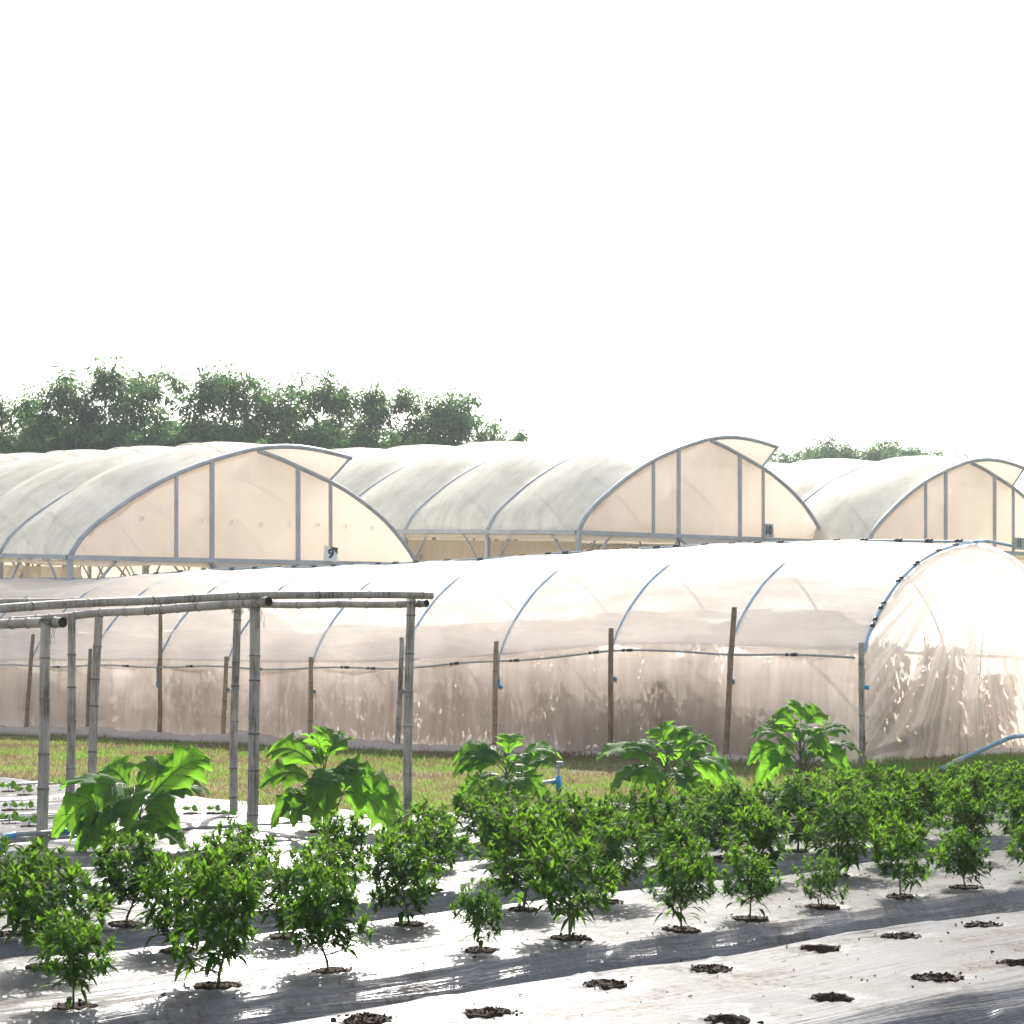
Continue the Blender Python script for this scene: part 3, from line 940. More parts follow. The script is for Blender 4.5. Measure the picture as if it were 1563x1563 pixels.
def t_surf(u, w, off=0.0):
    """point on the arch: u along (units of TL), w across 0..2 (0 near eave, 1 ridge, 2 far eave)"""
    ww = w if w <= 1 else 2-w
    ze, zr = t_eave(u), t_ridge(u)
    z = ze+(zr-ze)*lerp_tab(prof, ww)
    p = TC+TAX*u+TG*(HW*w)
    e = .04
    return Vector((p.x, p.y, z))+(Vector((0, 0, 1))*(ww**.5)-TG*(1-ww)*(1 if w <= 1 else -1))*off


HU = [0, .1066, .2116, .3230, .4303, .5370, .6480, .7460, .8496, .949, 1.055, 1.16, 1.265, 1.37]
WS = [0, .02, .05, .09, .14, .2, .27, .35, .44, .54, .65, .76, .88, 1.0]
WS2 = WS+[2-w for w in reversed(WS[:-1])]


def tunnel():
    org = TC.copy()
    root = empty('net_tunnel', org, 'long low tunnel of white film and pale net on blue hoops and bamboo stakes', 'tunnel')
    # hoops
    for i, u in enumerate(HU):
        mb = MB()
        path = [t_surf(u, w) for w in WS2]
        e0 = path[0]; e1 = path[-1]
        path = [e0+Vector((0, 0, -.34)), e0+Vector((0, 0, -.15))]+path+[e1+Vector((0, 0, -.15)), e1+Vector((0, 0, -.34))]
        mb.tube(path, .021 if i else .024, 8)
        h = mb.build('hoop', M['blue'] if i < 6 else M['bluefade'], root, origin=org)
        el = MB()
        q = path[0]
        el.tube([q+Vector((0, 0, .07)), q+Vector((0, 0, -.01)), q+Vector((.02, -.01, -.03)), q+Vector((.09, -.02, -.035))], .029, 8)
        el.build('elbow', M['bluefit'], h, origin=org)
        if i == 0:
            for w in (.10, .17, .32, .46, .66, .82, 1.35, 1.6, 1.8):
                cl = MB()
                for dw in (-.012, .012):
                    a, b = t_surf(u, w+dw-.006), t_surf(u, w+dw+.006)
                    cl.tube([a, b], .031, 8)
                cl.build('clip', M['clip'], h, origin=org)
    # ridge pipe, a little above the film
    us = np.linspace(-.012, T_END-.02, 130)
    mb = MB(); mb.tube([t_surf(u, 1.0, .02) for u in us], .018, 8)
    rp = mb.build('ridge_pipe', M['bluefade'], root, origin=org)
    mb = MB()
    e = t_surf(-.0, 1, .02); mb.tube([e+TA*.05, e-TA*.2, at(1545, 833, e.y-.1)], .022, 8)
    mb.build('ridge_pipe', M['blue'], root, origin=org)
    u = .012
    while u < 1.0:
        cl = MB()
        for k in (-.0016, .0016):
            a, b = t_surf(u+k-.0011, 1, .02), t_surf(u+k+.0011, 1, .02)
            cl.tube([a, b], .036, 8)
        cl.build('clip', M['clip'], rp, origin=org)
        u += random.uniform(.019, .03) if u < .42 else random.uniform(.022, .05)
    # eave pipe
    mb = MB()
    path = []
    for u in np.linspace(.004, T_END-.02, 90):
        p = TC+TAX*u-TG*.045; path.append(Vector((p.x, p.y, t_eave(u)+(.02*math.sin(u*40)))))
    mb.tube(path, .016, 8)
    ep = mb.build('eave_pipe', M['greypipe'], root, origin=org)
    for u in (.06, .19, .23, .30, .37, .46, .50, .60, .70, .80, .9):
        i = min(len(path)-2, int(u/(T_END-.02)*89))
        d = (path[i+1]-path[i]).normalized()
        mb = MB(); mb.tube([path[i]-d*.05, path[i]+d*.05], .024, 7)
        mb.tube([path[i]+d*.09, path[i]+d*.13], .022, 7)
        mb.build('coupler', M['clip'], ep, origin=org)
    # far eave pipe
    mb = MB(); mb.tube([TC+TAX*u+TG*(2*HW)+Vector((0, 0, t_eave(u))) for u in np.linspace(0, T_END-.02, 40)], .02, 6)
    mb.build('eave_pipe', M['bluefade'], root, origin=org)
    # roof film: over the hoops near the top, between them lower down, sagging and billowing a little in each bay
    us = np.linspace(0.0, T_END, 300)
    ws = list(np.linspace(.02, 1.98, 64))
    pts, uvs = [], []
    for u in us:
        k = max(i for i in range(len(HU)) if HU[i] <= u+1e-9)
        f = (u-HU[k])/((HU[k+1] if k+1 < len(HU) else T_END+.05)-HU[k])
        bay = math.sin(PI*min(1, max(0, f)))
        r, q = [], []
        for w in ws:
            ww = w if w <= 1 else 2-w
            off = -.006+.040*sstep(.30, .72, ww)-.05*bay*(1-.4*ww)
            off += (.034*n3(u*9+ww*2.2, ww*5-u*12, 2)+.022*n3(u*22-ww*6, ww*12, 6)+.016*n3(u*34+ww*9, ww*16-u*30, 16)+.012*n3(u*60-ww*5, ww*9, 26))*min(1, bay*2)
            r.append(t_surf(u, w, off)); q.append((u*TL, w*3.3))
        pts.append(r); uvs.append(q)
    mb = MB(); mb.grid(pts, uvs); mb.build('roof_film', M['roof'], root, origin=org)
    # skirt: second layer hanging over the near eave with a wavy upper line and lower edge
    pts, uvs = [], []
    for u in us:
        k = max(i for i in range(len(HU)) if HU[i] <= u+1e-9)
        f = (u-HU[k])/((HU[k+1] if k+1 < len(HU) else T_END+.05)-HU[k])
        bay = math.sin(PI*min(1, max(0, f)))
        hang = -.02-.09*bay-.04*n3(u*7, 3)+(-.12 if .35 < u else 0)*sstep(.35, .45, u)*.6
        top = .135+.03*n3(u*9, 5)+.012*n3(u*30, 8)
        r, q = [], []
        for i in range(15):
            v = i/14
            off = .014-.05*bay*.8+.02*n3(u*10, v*3, 4)
            if v < .3:
                p = t_surf(u, .021, off); p.z += hang*(1-v/.3)
                p -= TG*.02*(1-v/.3)
            else: p = t_surf(u, .021+(top-.021)*(v-.3)/.7, off)
            r.append(p); q.append((u*TL, p.z*2))
        pts.append(r); uvs.append(q)
    mb = MB(); mb.grid(pts, uvs); mb.build('film_skirt', M['skirt'], root, origin=org)
    # side nets with hanging folds
    for far in (False, True):
        pts, uvs = [], []
        for u in np.linspace(0, T_END, 360 if not far else 80):
            r, q = [], []
            x = u*TL
            for i in range(13):
                v = i/12
                ze = t_eave(u)
                z = (ze+.10)*v+.03*(1-v)
                amp = .055*(1-abs(2*v-1)**3)
                o = amp*(n3(x*2.2, z*.5, 11)+.6*n3(x*6, z*.8, 12))+.03*n3(x*1.2, z*3.5, 19)
                p = TC+TAX*u+TG*((2*HW-.02) if far else .02)+TG*(-o+.05*(1-v)*(-1))
                r.append(Vector((p.x, p.y, z))); q.append((x, z))
            pts.append(r); uvs.append(q)
        mb = MB(); mb.grid(pts, uvs); mb.build('side_net', M['net'], root, origin=org)
    # loose bundled hem lying on the grass
    mb = MB(); rings = []
    for u in np.linspace(-.004, T_END, 260):
        x = u*TL
        h = .05+.26*max(0, n3(x*.7, 21)+.32)+.04*n3(x*2.6, 22)
        wd = .20+.16*n3(x*.6, 23)
        c = TC+TAX*u-TG*(.10+.05*n3(x*.9, 24))
        rings.append([Vector((c.x, c.y, 0))+TG*(math.cos(a)*wd)+Vector((0, 0, max(-.06, math.sin(a)*h*(1+.25*n3(x*5, a*2)))+.01)) for a in np.linspace(0, 2*PI, 14)[:-1]])
    mb.grid(rings, closed=True); mb.build('net_hem', M['hem'], root, origin=org)
    # end net: hung from the first hoop, pleats running from the crown and gathered at the near stake
    pts, uvs = [], []
    for i in range(97):
        w = 2*i/96
        top = t_surf(0, w)
        r, q = [], []
        for j in range(41):
            v = j/40
            z = top.z*(1-v)+.02*v
            yy = (w-1)*HW; zz = t_ridge(0)+.25-z
            ang = math.atan2(yy, zz); rad = math.hypot(yy, zz)
            ang2 = math.atan2(z-.2, w*HW+.05); rad2 = math.hypot(z-.2, w*HW)
            k = math.sin(PI*v)**.5 if v < 1 else 0
            o = .06*n3(ang*11, rad*.6, 31)+.03*n3(ang*26, rad*.8, 32)
            o += .075*n3(ang2*9, rad2*.5, 33)*math.exp(-(w/.55)**2)*2
            o *= (.25+.75*v)*(1 if v > .03 else v/.03)
            p = TC+TG*(HW*w)-TA*(.03+o+.28*v*v*(.6+.4*n3(w*3, 35))*min(1, math.sin(PI*w/2)*2.2))
            r.append(Vector((p.x, p.y, z)))
            blend = 0
            q.append((ang*2.2*(1-blend)+ang2*2.0*blend, rad*(1-blend)+rad2*blend))
        pts.append(r); uvs.append(q)
    mb = MB(); mb.grid(pts, uvs); mb.build('end_net', M['endnet'], root, origin=org)
    # film flap folded over the end arch
    pts, uvs = [], []
    for i in range(60):
        w = .22+1.5*i/59
        top = t_surf(0, w)
        d = .10+.28*max(0, n3(w*2.5, 41)+.25)+(.35 if 1.0 < w < 1.35 else 0)*math.sin(PI*(w-1)/.35)
        r, q = [], []
        for j in range(6):
            v = j/5
            p = top+(TC+TG*HW+Vector((0, 0, 1.2))-top).normalized()*(d*v)-TA*(.06+.03*n3(w*9, v*2, 42))
            r.append(p); q.append((w*3, v))
        pts.append(r); uvs.append(q)
    mb = MB(); mb.grid(pts, uvs); mb.build('film_flap', M['skirt'], root, origin=org)
    # inner end hoop seen through the net
    # hem along the end
    mb = MB(); rings = []
    for x in np.linspace(-.1, 2*HW+.1, 60):
        h = .12+.06*n3(x*.9, 51); wd = .26+.1*n3(x, 52)
        c = TC+TG*x-TA*(.30+.06*n3(x, 53))
        gz = .22*sstep(.6, 2.6, x)
        rings.append([Vector((c.x, c.y, gz*.4))+TA*(math.cos(a)*wd)+Vector((0, 0, max(-.05, math.sin(a)*h*(1+.3*n3(x*4, a*2))))) for a in np.linspace(0, 2*PI, 14)[:-1]])
    mb.grid(rings, closed=True); mb.build('net_hem', M['hem'], root, origin=org)
    # bamboo stakes in front of every hoop
    stake = [(1316, 1186, 1315, 981), (1105, 1172, 1121, 927), (932, 1168, 933, 959), (754, 1158, 758, 979), (606, 1146, 613, 973), (472, 1140, 475, 1003), (340, 1130, 345, 1002), (243, 1124, 245, 937), (134, 1118, 138, 990), (39, 1114, 51, 968)]
    mats = ['bamboo', 'bamboo_brown', 'bamboo_brown', 'bamboo_tan', 'bamboo', 'bamboo_tan', 'bamboo_tan', 'bamboo_brown', 'bamboo_brown', 'bamboo_brown']
    for i, (bx, by, tx, ty) in enumerate(stake):
        p = TC+TAX*HU[i]-TG*.17
        d = p.y
        b = Vector(((bx-CX)/F*d, d, -.08)); t = at(tx, ty, d+.05)
        bamboo('stake', b, t, .040 if i < 4 else .043, .036, M[mats[i]], root, 120+i, rs.uniform(-.01, .01), org, .3)
    # white sheet on the tunnel floor
    mb = MB(); pts = []
    for u in np.linspace(0, T_END, 60):
        pts.append([TC+TAX*u+TG*x+Vector((0, 0, .03+.05*n3(u*TL, x*2)+.06*math.sin(x*4.2))) for x in np.linspace(.1, 2*HW-.1, 30)])
    mb.grid(pts); mb.build('floor_sheet', M['floor'], root, origin=org)
    # back net far out of sight closes the run
    mb = MB(); mb.grid([[Vector((*(TC+TAX*T_END+TG*(HW*w))[:2], t_surf(T_END, w).z*v)) for v in (0, .5, 1)] for w in np.linspace(0, 2, 30)], [[(w, v) for v in (0, .5, 1)] for w in np.linspace(0, 2, 30)])
    mb.build('end_net', M['net'], root, origin=org)


tunnel()

# ------------------------------------------------------------------ dried vines inside the tunnel
def dry_vine(seed):
    rr = random.Random(seed)
    a, b = MB(), MB()
    for k in range(5):
        p = [Vector((rr.uniform(-.1, .1), rr.uniform(-.1, .1), 0))]
        for j in range(6): p.append(p[-1]+Vector((rr.uniform(-.05, .05), rr.uniform(-.05, .05), .24)))
        a.tube(p, .008, 4, False)
    for k in range(270):
        z = .18+1.27*rr.random()**.85
        an = rr.uniform(0, 6.3); q = rr.uniform(.02, .32)*(1-.2*z/1.4)
        c = Vector((math.cos(an)*q, math.sin(an)*q, z))
        add_leaf(b, c, Vector((math.cos(an)*.4, math.sin(an)*.4, -1)), Vector((rr.uniform(-1, 1), rr.uniform(-1, 1), .2)), rr.uniform(.09, .2), rr.uniform(.05, .1), rr.uniform(-.2, .2), rr.uniform(-.3, .6))
    return a, b


DV = []
dlab = 'withered brown vine hanging behind the pale net inside the low tunnel'
cnt = 0
for row, w in enumerate((.85, 2.1, 3.6)):
    n = (38, 26, 16)[row]
    for k in range(n):
        u = .05+(.93/n)*(k+rs.uniform(-.25, .25))*1.06
        if row > 1 and u > .5: continue
        p = TC+TAX*u+TG*(w+rs.uniform(-.12, .12))+Vector((0, 0, .02))
        if len(DV) < 4:
            r = empty('dried_vine', p, dlab, 'dead plant', 'withered vines inside the net tunnel', rs.uniform(0, 6))
            a, b = dry_vine(300+len(DV)); a.build('stem', M['dry_stem'], r); b.build('foliage', M['dry'], r, smooth=False)
            DV.append(r)
        else:
            q = rs.uniform(.85, 1.1)
            copy_tree(DV[cnt % 4], p, rs.uniform(0, 6), (q*1.1, q*1.1, q*1.13), dlab)
        cnt += 1


def green_vine():
    rr = random.Random(77); a, b = MB(), MB()
    p = [Vector((0, 0, 0))]
    for j in range(7): p.append(p[-1]+Vector((rr.uniform(-.03, .03), rr.uniform(-.03, .03), .25)))
    a.tube(p, .01, 5, False)
    for k in range(420):
        z = .5+1.3*rr.random(); an = rr.uniform(0, 6.3); q = rr.uniform(.02, .2)
        d = Vector((math.cos(an), math.sin(an), rr.uniform(-.3, .5)))
        add_leaf(b, Vector((math.cos(an)*q, math.sin(an)*q, z)), d, Vector((0, 0, 1)), rr.uniform(.05, .1), .03, .3, .2)
    return a, b


for row, w in enumerate((.5, 1.5, 2.8, 4.3, 4.9)):           # thicker growth close to the open end
    for k in range(6):
        q = rs.uniform(.8, 1.0)
        copy_tree(DV[(row+k) % 4], TC+TAX*(.035+.045*k+rs.uniform(-.012, .012))+TG*(w+rs.uniform(-.15, .15))+Vector((0, 0, .02)), rs.uniform(0, 6), (q*1.2, q*1.2, q*rs.uniform(.62, .98)), dlab)
GVL = ['green living vine behind the end net, left of the tunnel end', 'tall green vine behind the end net, under the crown of the arch', 'thick green vine behind the end net, nearest the middle of the end',
       'green vine behind the end net at the right edge of the photo', 'lone green shoot among the withered vines mid tunnel']
gsrc = None
for i, (x, ww, sc) in enumerate(((1205, 1.2, 1.0), (1400, 2.4, 1.02), (1442, 2.3, .95), (1552, 3.7, 1.05), (1072, .62, .82))):
    px = (1358, 1448, 1512, 1558, 1075)[i]
    # solve distance along the tunnel for this direction
    uu = (px-CX)/F
    g = ww; base = TC+TG*g
    al = (uu*base.y-base.x)/(TA.x-uu*TA.y)
    p = base+TA*max(.45, al)
    if gsrc is None:
        gsrc = empty('green_vine', p, GVL[i], 'plant', 'green vines inside the net tunnel'); a, b = green_vine()
        a.build('stem', M['chili_stem'], gsrc); b.build('foliage', M['vine_green'], gsrc, smooth=False)
    else: copy_tree(gsrc, p, i*1.3, sc, GVL[i])

# ------------------------------------------------------------------ greenhouses
G3 = Vector((GX, GY, 0)); A3 = Vector((-GY, GX, 0))
D10 = 48.0; X10 = (883-CX)/F*D10
MAIN = [(882.5, 808), (893, 786), (910.7, 766.7), (944.5, 737), (975.4, 714.6), (1000.8, 699.7), (1037, 683.6), (1079.6, 669.6), (1107.7, 666.7), (1130, 667.6), (1155.6, 673), (1186.5, 682.8)]
SEC = [(1085, 671), (1108, 681), (1130, 693.5), (1164, 713), (1175, 720), (1203.4, 744), (1226, 768), (1245.7, 797.6), (1260, 824)]


def gpl(px, py):
    u = (px-CX)/F
    g = (u*D10-X10)/(GX-GY*u)
    d = D10+GY*g
    return g, CAMZ+(HOR-py)*d/F


e0 = gpl(882.5, 809); e1 = gpl(1260, 825)
WID = e1[0]


def rel(p):
    g, z = gpl(*p)
    return g, z-(e0[1]+(e1[1]-e0[1])*g/WID)


mainp = [rel(p) for p in MAIN]; mainp[0] = (0, 0)
secp = [rel(p) for p in SEC]; secp[-1] = (WID, 0)


def resample(pts, n):
    L = [0]
    for (a, b), (c, d) in zip(pts, pts[1:]): L.append(L[-1]+math.hypot(c-a, d-b))
    out = []
    for k in range(n):
        x = L[-1]*k/(n-1)
        i = max(j for j in range(len(pts)-1) if L[j] <= x+1e-9)
        f = (x-L[i])/max(1e-9, L[i+1]-L[i])
        out.append((pts[i][0]+(pts[i+1][0]-pts[i][0])*f, pts[i][1]+(pts[i+1][1]-pts[i][1])*f))
    for _ in range(2):
        out = [out[0]]+[tuple((out[i-1][j]+2*out[i][j]+out[i+1][j])/4 for j in (0, 1)) for i in range(1, n-1)]+[out[-1]]
    return out


mainr = resample(mainp, 40); secr = resample(secp, 28)
mtab = sorted(mainr); stab = sorted(secr)
MULL = [rel((996, 815))[0], rel((1034.5, 815))[0], rel((1128, 815))[0], rel((1163.5, 815))[0]]


def greenhouse(cx, cy, D, bay, nb, k, label, num, signpx, white, seed, marks=False):
    ze = CAMZ+(HOR-cy)/F*D
    o3 = Vector(((cx-CX)/F*D, D, ze))
    org = Vector((o3.x, o3.y, 0))
    root = empty('greenhouse', org, label, 'greenhouse', 'large arched greenhouses behind the net tunnel')
    up = Vector((0, 0, 1)); gt = Vector((GX, GY, .014)); ax = Vector((-GY, GX, .050))

    def P(g, z, a): return o3+gt*(g*k)+up*(z*k)+ax*a
    L = bay*nb
    # hoops: outer arc with overhanging tip, inner arc
    for i in range(nb+1):
        mb = MB(); a = i*bay-(.02 if i == 0 else 0)
        mb.tube([P(g, z, a) for g, z in mainr], .055 if i == 0 else .054, 8)
        h = mb.build('hoop', M['steel'], root, origin=org)
        mb = MB(); mb.tube([P(g, z-.03, a) for g, z in secr], .055 if i == 0 else .045, 8)
        mb.build('inner_arc', M['steel'], h, origin=org)
    # roof films
    for nm, arc in (('roof_film', mainr), ('rear_roof_film', secr)):
        pts, uvs = [], []
        na = nb*14+1
        for i in range(na):
            a = L*i/(na-1); f = (a/bay) % 1.0
            bil = math.sin(PI*f)
            r, q = [], []
            for j, (g, z) in enumerate(arc):
                s = j/(len(arc)-1)
                off = .002+.34*bil*math.sin(PI*min(1, s*1.25))**.7+.012*n3(a*1.5, s*9, seed)
                nx = -(arc[min(j+1, len(arc)-1)][1]-arc[max(0, j-1)][1]); nz = arc[min(j+1, len(arc)-1)][0]-arc[max(0, j-1)][0]
                l = math.hypot(nx, nz) or 1
                if i == 0: off = .02
                r.append(P(g+nx/l*off, z+nz/l*off, a)); q.append((a+seed*3, s*7))
            pts.append(r); uvs.append(q)
        mb = MB(); mb.grid(pts, uvs); mb.build(nm, M['gh_roof'], root, origin=org)
    for i in range(nb):
        mb = MB(); ln = []
        for q in range(13):
            a = bay*(i+q/12); j = 23; g, z = mainr[j]
            nx = -(mainr[j+1][1]-mainr[j-1][1]); nz = mainr[j+1][0]-mainr[j-1][0]; l = math.hypot(nx, nz)
            off = .04+.32*math.sin(PI*q/12)*math.sin(PI*min(1, j/39*1.25))**.7
            ln.append(P(g+nx/l*off, z+nz/l*off, a))
        mb.tube(ln, .014, 4); mb.build('film_seam', M['gh_roof'], root, origin=org)
    # strip closing the roof vent
    gv = MULL[3]; zv = lerp_tab(stab, gv)
    mb = MB(); mb.grid([[P(mainr[-1][0]+(gv-mainr[-1][0])*v, mainr[-1][1]+(zv-mainr[-1][1])*v, L*i/40+.03) for v in (0, .5, 1)] for i in range(41)], [[(i, v) for v in (0, .5, 1)] for i in range(41)])
    mb.build('vent_film', M['gh_roof'], root, origin=org)
    mb = MB(); mb.tube([P(mainr[-1][0], mainr[-1][1], 0), P(gv, zv, 0)], .03, 6)
    mb.build('vent_bar', M['steel'], root, origin=org)
    # gable film
    cols = sorted(set([g for g, z in mtab if g < gv]+[g for g, z in stab if g > gv]+[gv, gv+.001]+[WID*i/40 for i in range(41)]))
    pts, uvs = [], []
    for g in cols:
        top = lerp_tab(mtab, g) if g <= gv else lerp_tab(stab, g)
        r, q = [], []
        for i in range(9):
            z = top*i/8-.015*(i == 8)
            r.append(P(g, z, .06+.03*n3(g*.9, z*.9, seed))); q.append((g, z))
        pts.append(r); uvs.append(q)
    mb = MB(); mb.grid(pts, uvs)
    t0 = [mb.vert(P(gv, lerp_tab(mtab, gv)-.01, .06)), mb.vert(P(mainr[-1][0], mainr[-1][1]-.01, .06)), mb.vert(P(gv, zv, .06))]
    mb.f.append(tuple(t0))
    mb.build('gable_film', M['gh_gable'], root, origin=org)
    # loose film edge folded inside the near rafter
    pts, uvs = [], []
    for j in range(3, 26):
        g, z = mainr[j]
        d = .10+.09*n3(j*.35, seed)+.02*n3(j*.9, seed)
        pts.append([P(g, z-.03, -.01), P(g+d*.5, z-.03-d*.3, -.025), P(g+d, z-.03-d*.65, -.02)]); uvs.append([(j*.2, 0), (j*.2, .1), (j*.2, .2)])
    mb = MB(); mb.grid(pts, uvs); mb.build('film_edge', M['gh_gable'], root, origin=org)
    # uprights of the gable
    for i, g in enumerate(MULL):
        top = lerp_tab(mtab, g) if i < 2 else lerp_tab(stab, g)
        mb = MB(); r = .05 if i in (1, 2) else .035
        mb.box((P(g, 0, -.03)+P(g, top-.02, -.03))/2, G3*r, A3*.03, up*(top*k/2))
        mb.build('upright', M['steel'], root, smooth=False, origin=org)
    # eave beams and locking profile
    mb = MB(); mb.box(P(WID/2, -.04, -.04), gt*(WID*k/2+.05), A3*.05, up*.05)
    b0 = mb.build('eave_beam', M['steel'], root, smooth=False, origin=org)
    for g in (-.03, WID+.03):
        mb = MB(); mb.box(P(g, -.04, L/2+.02), ax*(L/2-.03), G3*.05, up*.05)
        mb.build('eave_beam', M['steel'], root, smooth=False, origin=org)
    # posts and braces
    for i in range(nb+1):
        for g in (0, WID):
            p = P(g, -.09, i*bay)
            mb = MB(); mb.box(Vector((p.x, p.y, p.z/2-.05)), G3*.055, A3*.055, up*(p.z/2+.05))
            po = mb.build('post', M['steel'], root, smooth=False, origin=org)
            mb = MB()
            q = p-up*1.15
            for sg in (-1, 1):
                if 0 <= i*bay+sg*.9 <= L: mb.tube([q, P(g, -.09, i*bay+sg*.95)], .03, 6)
            mb.tube([q, P(g+(1.1 if g == 0 else -1.1), -.09, i*bay)], .035, 6)
            mb.build('brace', M['steel'], po, origin=org)
    for i in (0, 2, 4):
        for g in (MULL[1], MULL[2]):
            p = P(g, -.09, i*bay+(.0 if i == 0 else .3))
            mb = MB(); mb.box(Vector((p.x, p.y, p.z/2-.05)), G3*.045, A3*.045, up*(p.z/2+.05))
            po = mb.build('post', M['steel'], root, smooth=False, origin=org)
    # truss chord and inner curtain rails
    for i in range(1, nb+1):
        mb = MB(); mb.tube([P(0, -.05, i*bay), P(WID, -.05, i*bay)], .035, 6)
        for q in range(6):
            g = WID*(q+.5)/6
            mb.tube([P(g, -.05, i*bay), P(g+.55*(1 if q % 2 else -1), -.95, i*bay)], .025, 5)
        mb.tube([P(0, -.95, i*bay), P(WID, -.95, i*bay)], .025, 6)
        mb.build('truss', M['steel'], root, origin=org)
    # curtains of net on the sides and back, with hanging folds
    walls = [(P(.55, -.25, .5), ax*1.0, L-.2, A3), (P(WID, -.12, .1), ax*1.0, L-.2, A3), (P(0, -.12, L-.05), gt*k, WID, G3)]
    for wi, (s0, d, ln, _) in enumerate(walls):
        pts, uvs = [], []
        n = int(ln*7)
        nd = Vector((d.y, -d.x, 0)).normalized()
        for i in range(n+1):
            x = ln*i/n
            p = s0+d*x+nd*(.05*n3(x*4, seed+wi)+.03*n3(x*11, seed))
            r, q = [], []
            for v in range(6):
                z = p.z*(1-v/5)
                r.append(Vector((p.x, p.y, z))); q.append((x, z))
            pts.append(r); uvs.append(q)
        mb = MB(); mb.grid(pts, uvs); mb.build('net_curtain', M['gh_net'], root, origin=org)
    # shade net drawn flat under the roof
    pts = [[P(WID*j/12, -.16+.03*n3(i*.8, j*.9, seed), .25+(L-.5)*i/30) for j in range(13)] for i in range(31)]
    uvs = [[(WID*j/12, L*i/30) for j in range(13)] for i in range(31)]
    mb = MB(); mb.grid(pts, uvs); mb.build('shade_net', M['gh_net'], root, origin=org)
    # front curtain only beside the door flap
    for gx0, gx1 in ((MULL[3], WID),):
        pts = [[P(g, -.12-z*1.0, .02+.04*n3(g*5, seed)) for z in (0, .5, 1, 2, 3)] for g in np.linspace(gx0, gx1, 24)]
        uvs = [[(g, z) for z in (0, .5, 1, 2, 3)] for g in np.linspace(gx0, gx1, 24)]
        mb = MB(); mb.grid(pts, uvs); mb.build('net_curtain', M['gh_net'], root, origin=org)
    # short valance of film under the front and side eaves
    for q0, dv, ln in ((P(0, -.10, -.03), gt*k, WID), (P(-.03, -.10, 0), ax*1.0, L)):
        n = int(ln*5); nd = Vector((dv.y, -dv.x, 0)).normalized()
        pts = [[q0+dv*(ln*i/n)+nd*(.03*n3(i*.4, v*2, seed))-up*((.10+.06*n3(i*.13, seed))*v) for v in (0, .33, .66, 1)] for i in range(n+1)]
        uvs = [[(ln*i/n, v) for v in (0, .33, .66, 1)] for i in range(n+1)]
        mb = MB(); mb.grid(pts, uvs); mb.build('valance', M['gh_net'], root, origin=org)
    # door flap propped out under the eave
    ga, gb = MULL[1]-.05, MULL[2]+.3
    mb = MB(); mb.grid([[P(g+.5*v, -.13-1.0*v, -.08-1.15*v) for v in (0, .33, .66, 1)] for g in np.linspace(ga, gb, 12)], [[(g, v) for v in (0, .33, .66, 1)] for g in np.linspace(ga, gb, 12)])
    aw = mb.build('awning', M['awning'], root, origin=org)
    mb = MB(); mb.tube([P(ga, -.1, -.09), P(ga+.52, -1.15, -1.25)], .04, 6); mb.tube([P(gb, -.1, -.09), P(gb+.52, -1.15, -1.25)], .03, 6)
    mb.build('awning_arm', M['steel'], aw, origin=org)
    # house number plate
    sx, sy, sw, sh = signpx
    u = (sx-CX)/F
    g = (u*D-o3.x)/(GX-GY*u)
    d = D+GY*g
    c = Vector((u*d, d, CAMZ+(HOR-sy)*d/F))-A3*.14
    eff = (GX-GY*u)*F/d                               # pixels per metre along the gable
    hw = sw/eff/2; hh = sh*d/F/2
    roll = .09 if white else 0
    rx = (G3*math.cos(roll)-up*math.sin(roll)).normalized(); ry = (up*math.cos(roll)+G3*math.sin(roll)).normalized()
    mb = MB(); mb.box(c, rx*hw, A3*.012, ry*hh)
    pl = mb.build('number_plate', M['sign_white'] if white else M['sign_grey'], root, smooth=False, origin=org)
    cu = bpy.data.curves.new('numeral', 'FONT'); cu.body = num; cu.align_x = 'CENTER'; cu.align_y = 'CENTER'
    cu.size = hh*1.75; cu.extrude = .004; cu.offset = .012
    to = bpy.data.objects.new('numeral', cu)
    dg = bpy.context.evaluated_depsgraph_get()
    COL.objects.link(to); bpy.context.view_layer.update()
    me = bpy.data.meshes.new_from_object(to.evaluated_get(bpy.context.evaluated_depsgraph_get()))
    bpy.data.objects.remove(to)
    sxk = .62 if len(num) > 1 else .85
    for v in me.vertices:
        q = c-A3*(.018-v.co.z*.5)+rx*(v.co.x*sxk*1.35)+ry*v.co.y-org
        v.co = q
    me.materials.clear(); me.materials.append(M['numeral'])
    no = bpy.data.objects.new('numeral', me); COL.objects.link(no); no.parent = pl
    if white:
        mb = MB(); cc = c-A3*.018
        b = [mb.vert(cc+rx*hw*1.0+ry*hh*1.0), mb.vert(cc-rx*hw*.2+ry*hh*1.0), mb.vert(cc+rx*hw*.55+ry*hh*.45), mb.vert(cc+rx*hw*1.0+ry*hh*.1)]
        mb.f.append(tuple(reversed(b))); mb.build('dark_corner', M['hose'], pl, smooth=False, origin=org)
    if marks:                                         # faint printed rings of the film maker
        for px, py in ((214, 793), (305, 797), (351, 799), (396, 802), (440, 802), (483, 803), (525, 805), (566, 807)):
            u = (px-CX)/F; g = (u*D-o3.x)/(GX-GY*u); d = D+GY*g
            c = Vector((u*d, d, CAMZ+(HOR-py)*d/F))-A3*.03
            mb = MB()
            mb.tube([c+G3*(.06*math.cos(x)*(1-.05*x))+up*(.07*math.sin(x)*(1-.05*x)) for x in np.linspace(0, 8.5, 22)], .005, 4)
            mb.tube([c+G3*.02-up*.02, c+G3*.06+up*.09], .006, 4)
            mb.build('printed_mark', M['print'], root, origin=org)
    return root


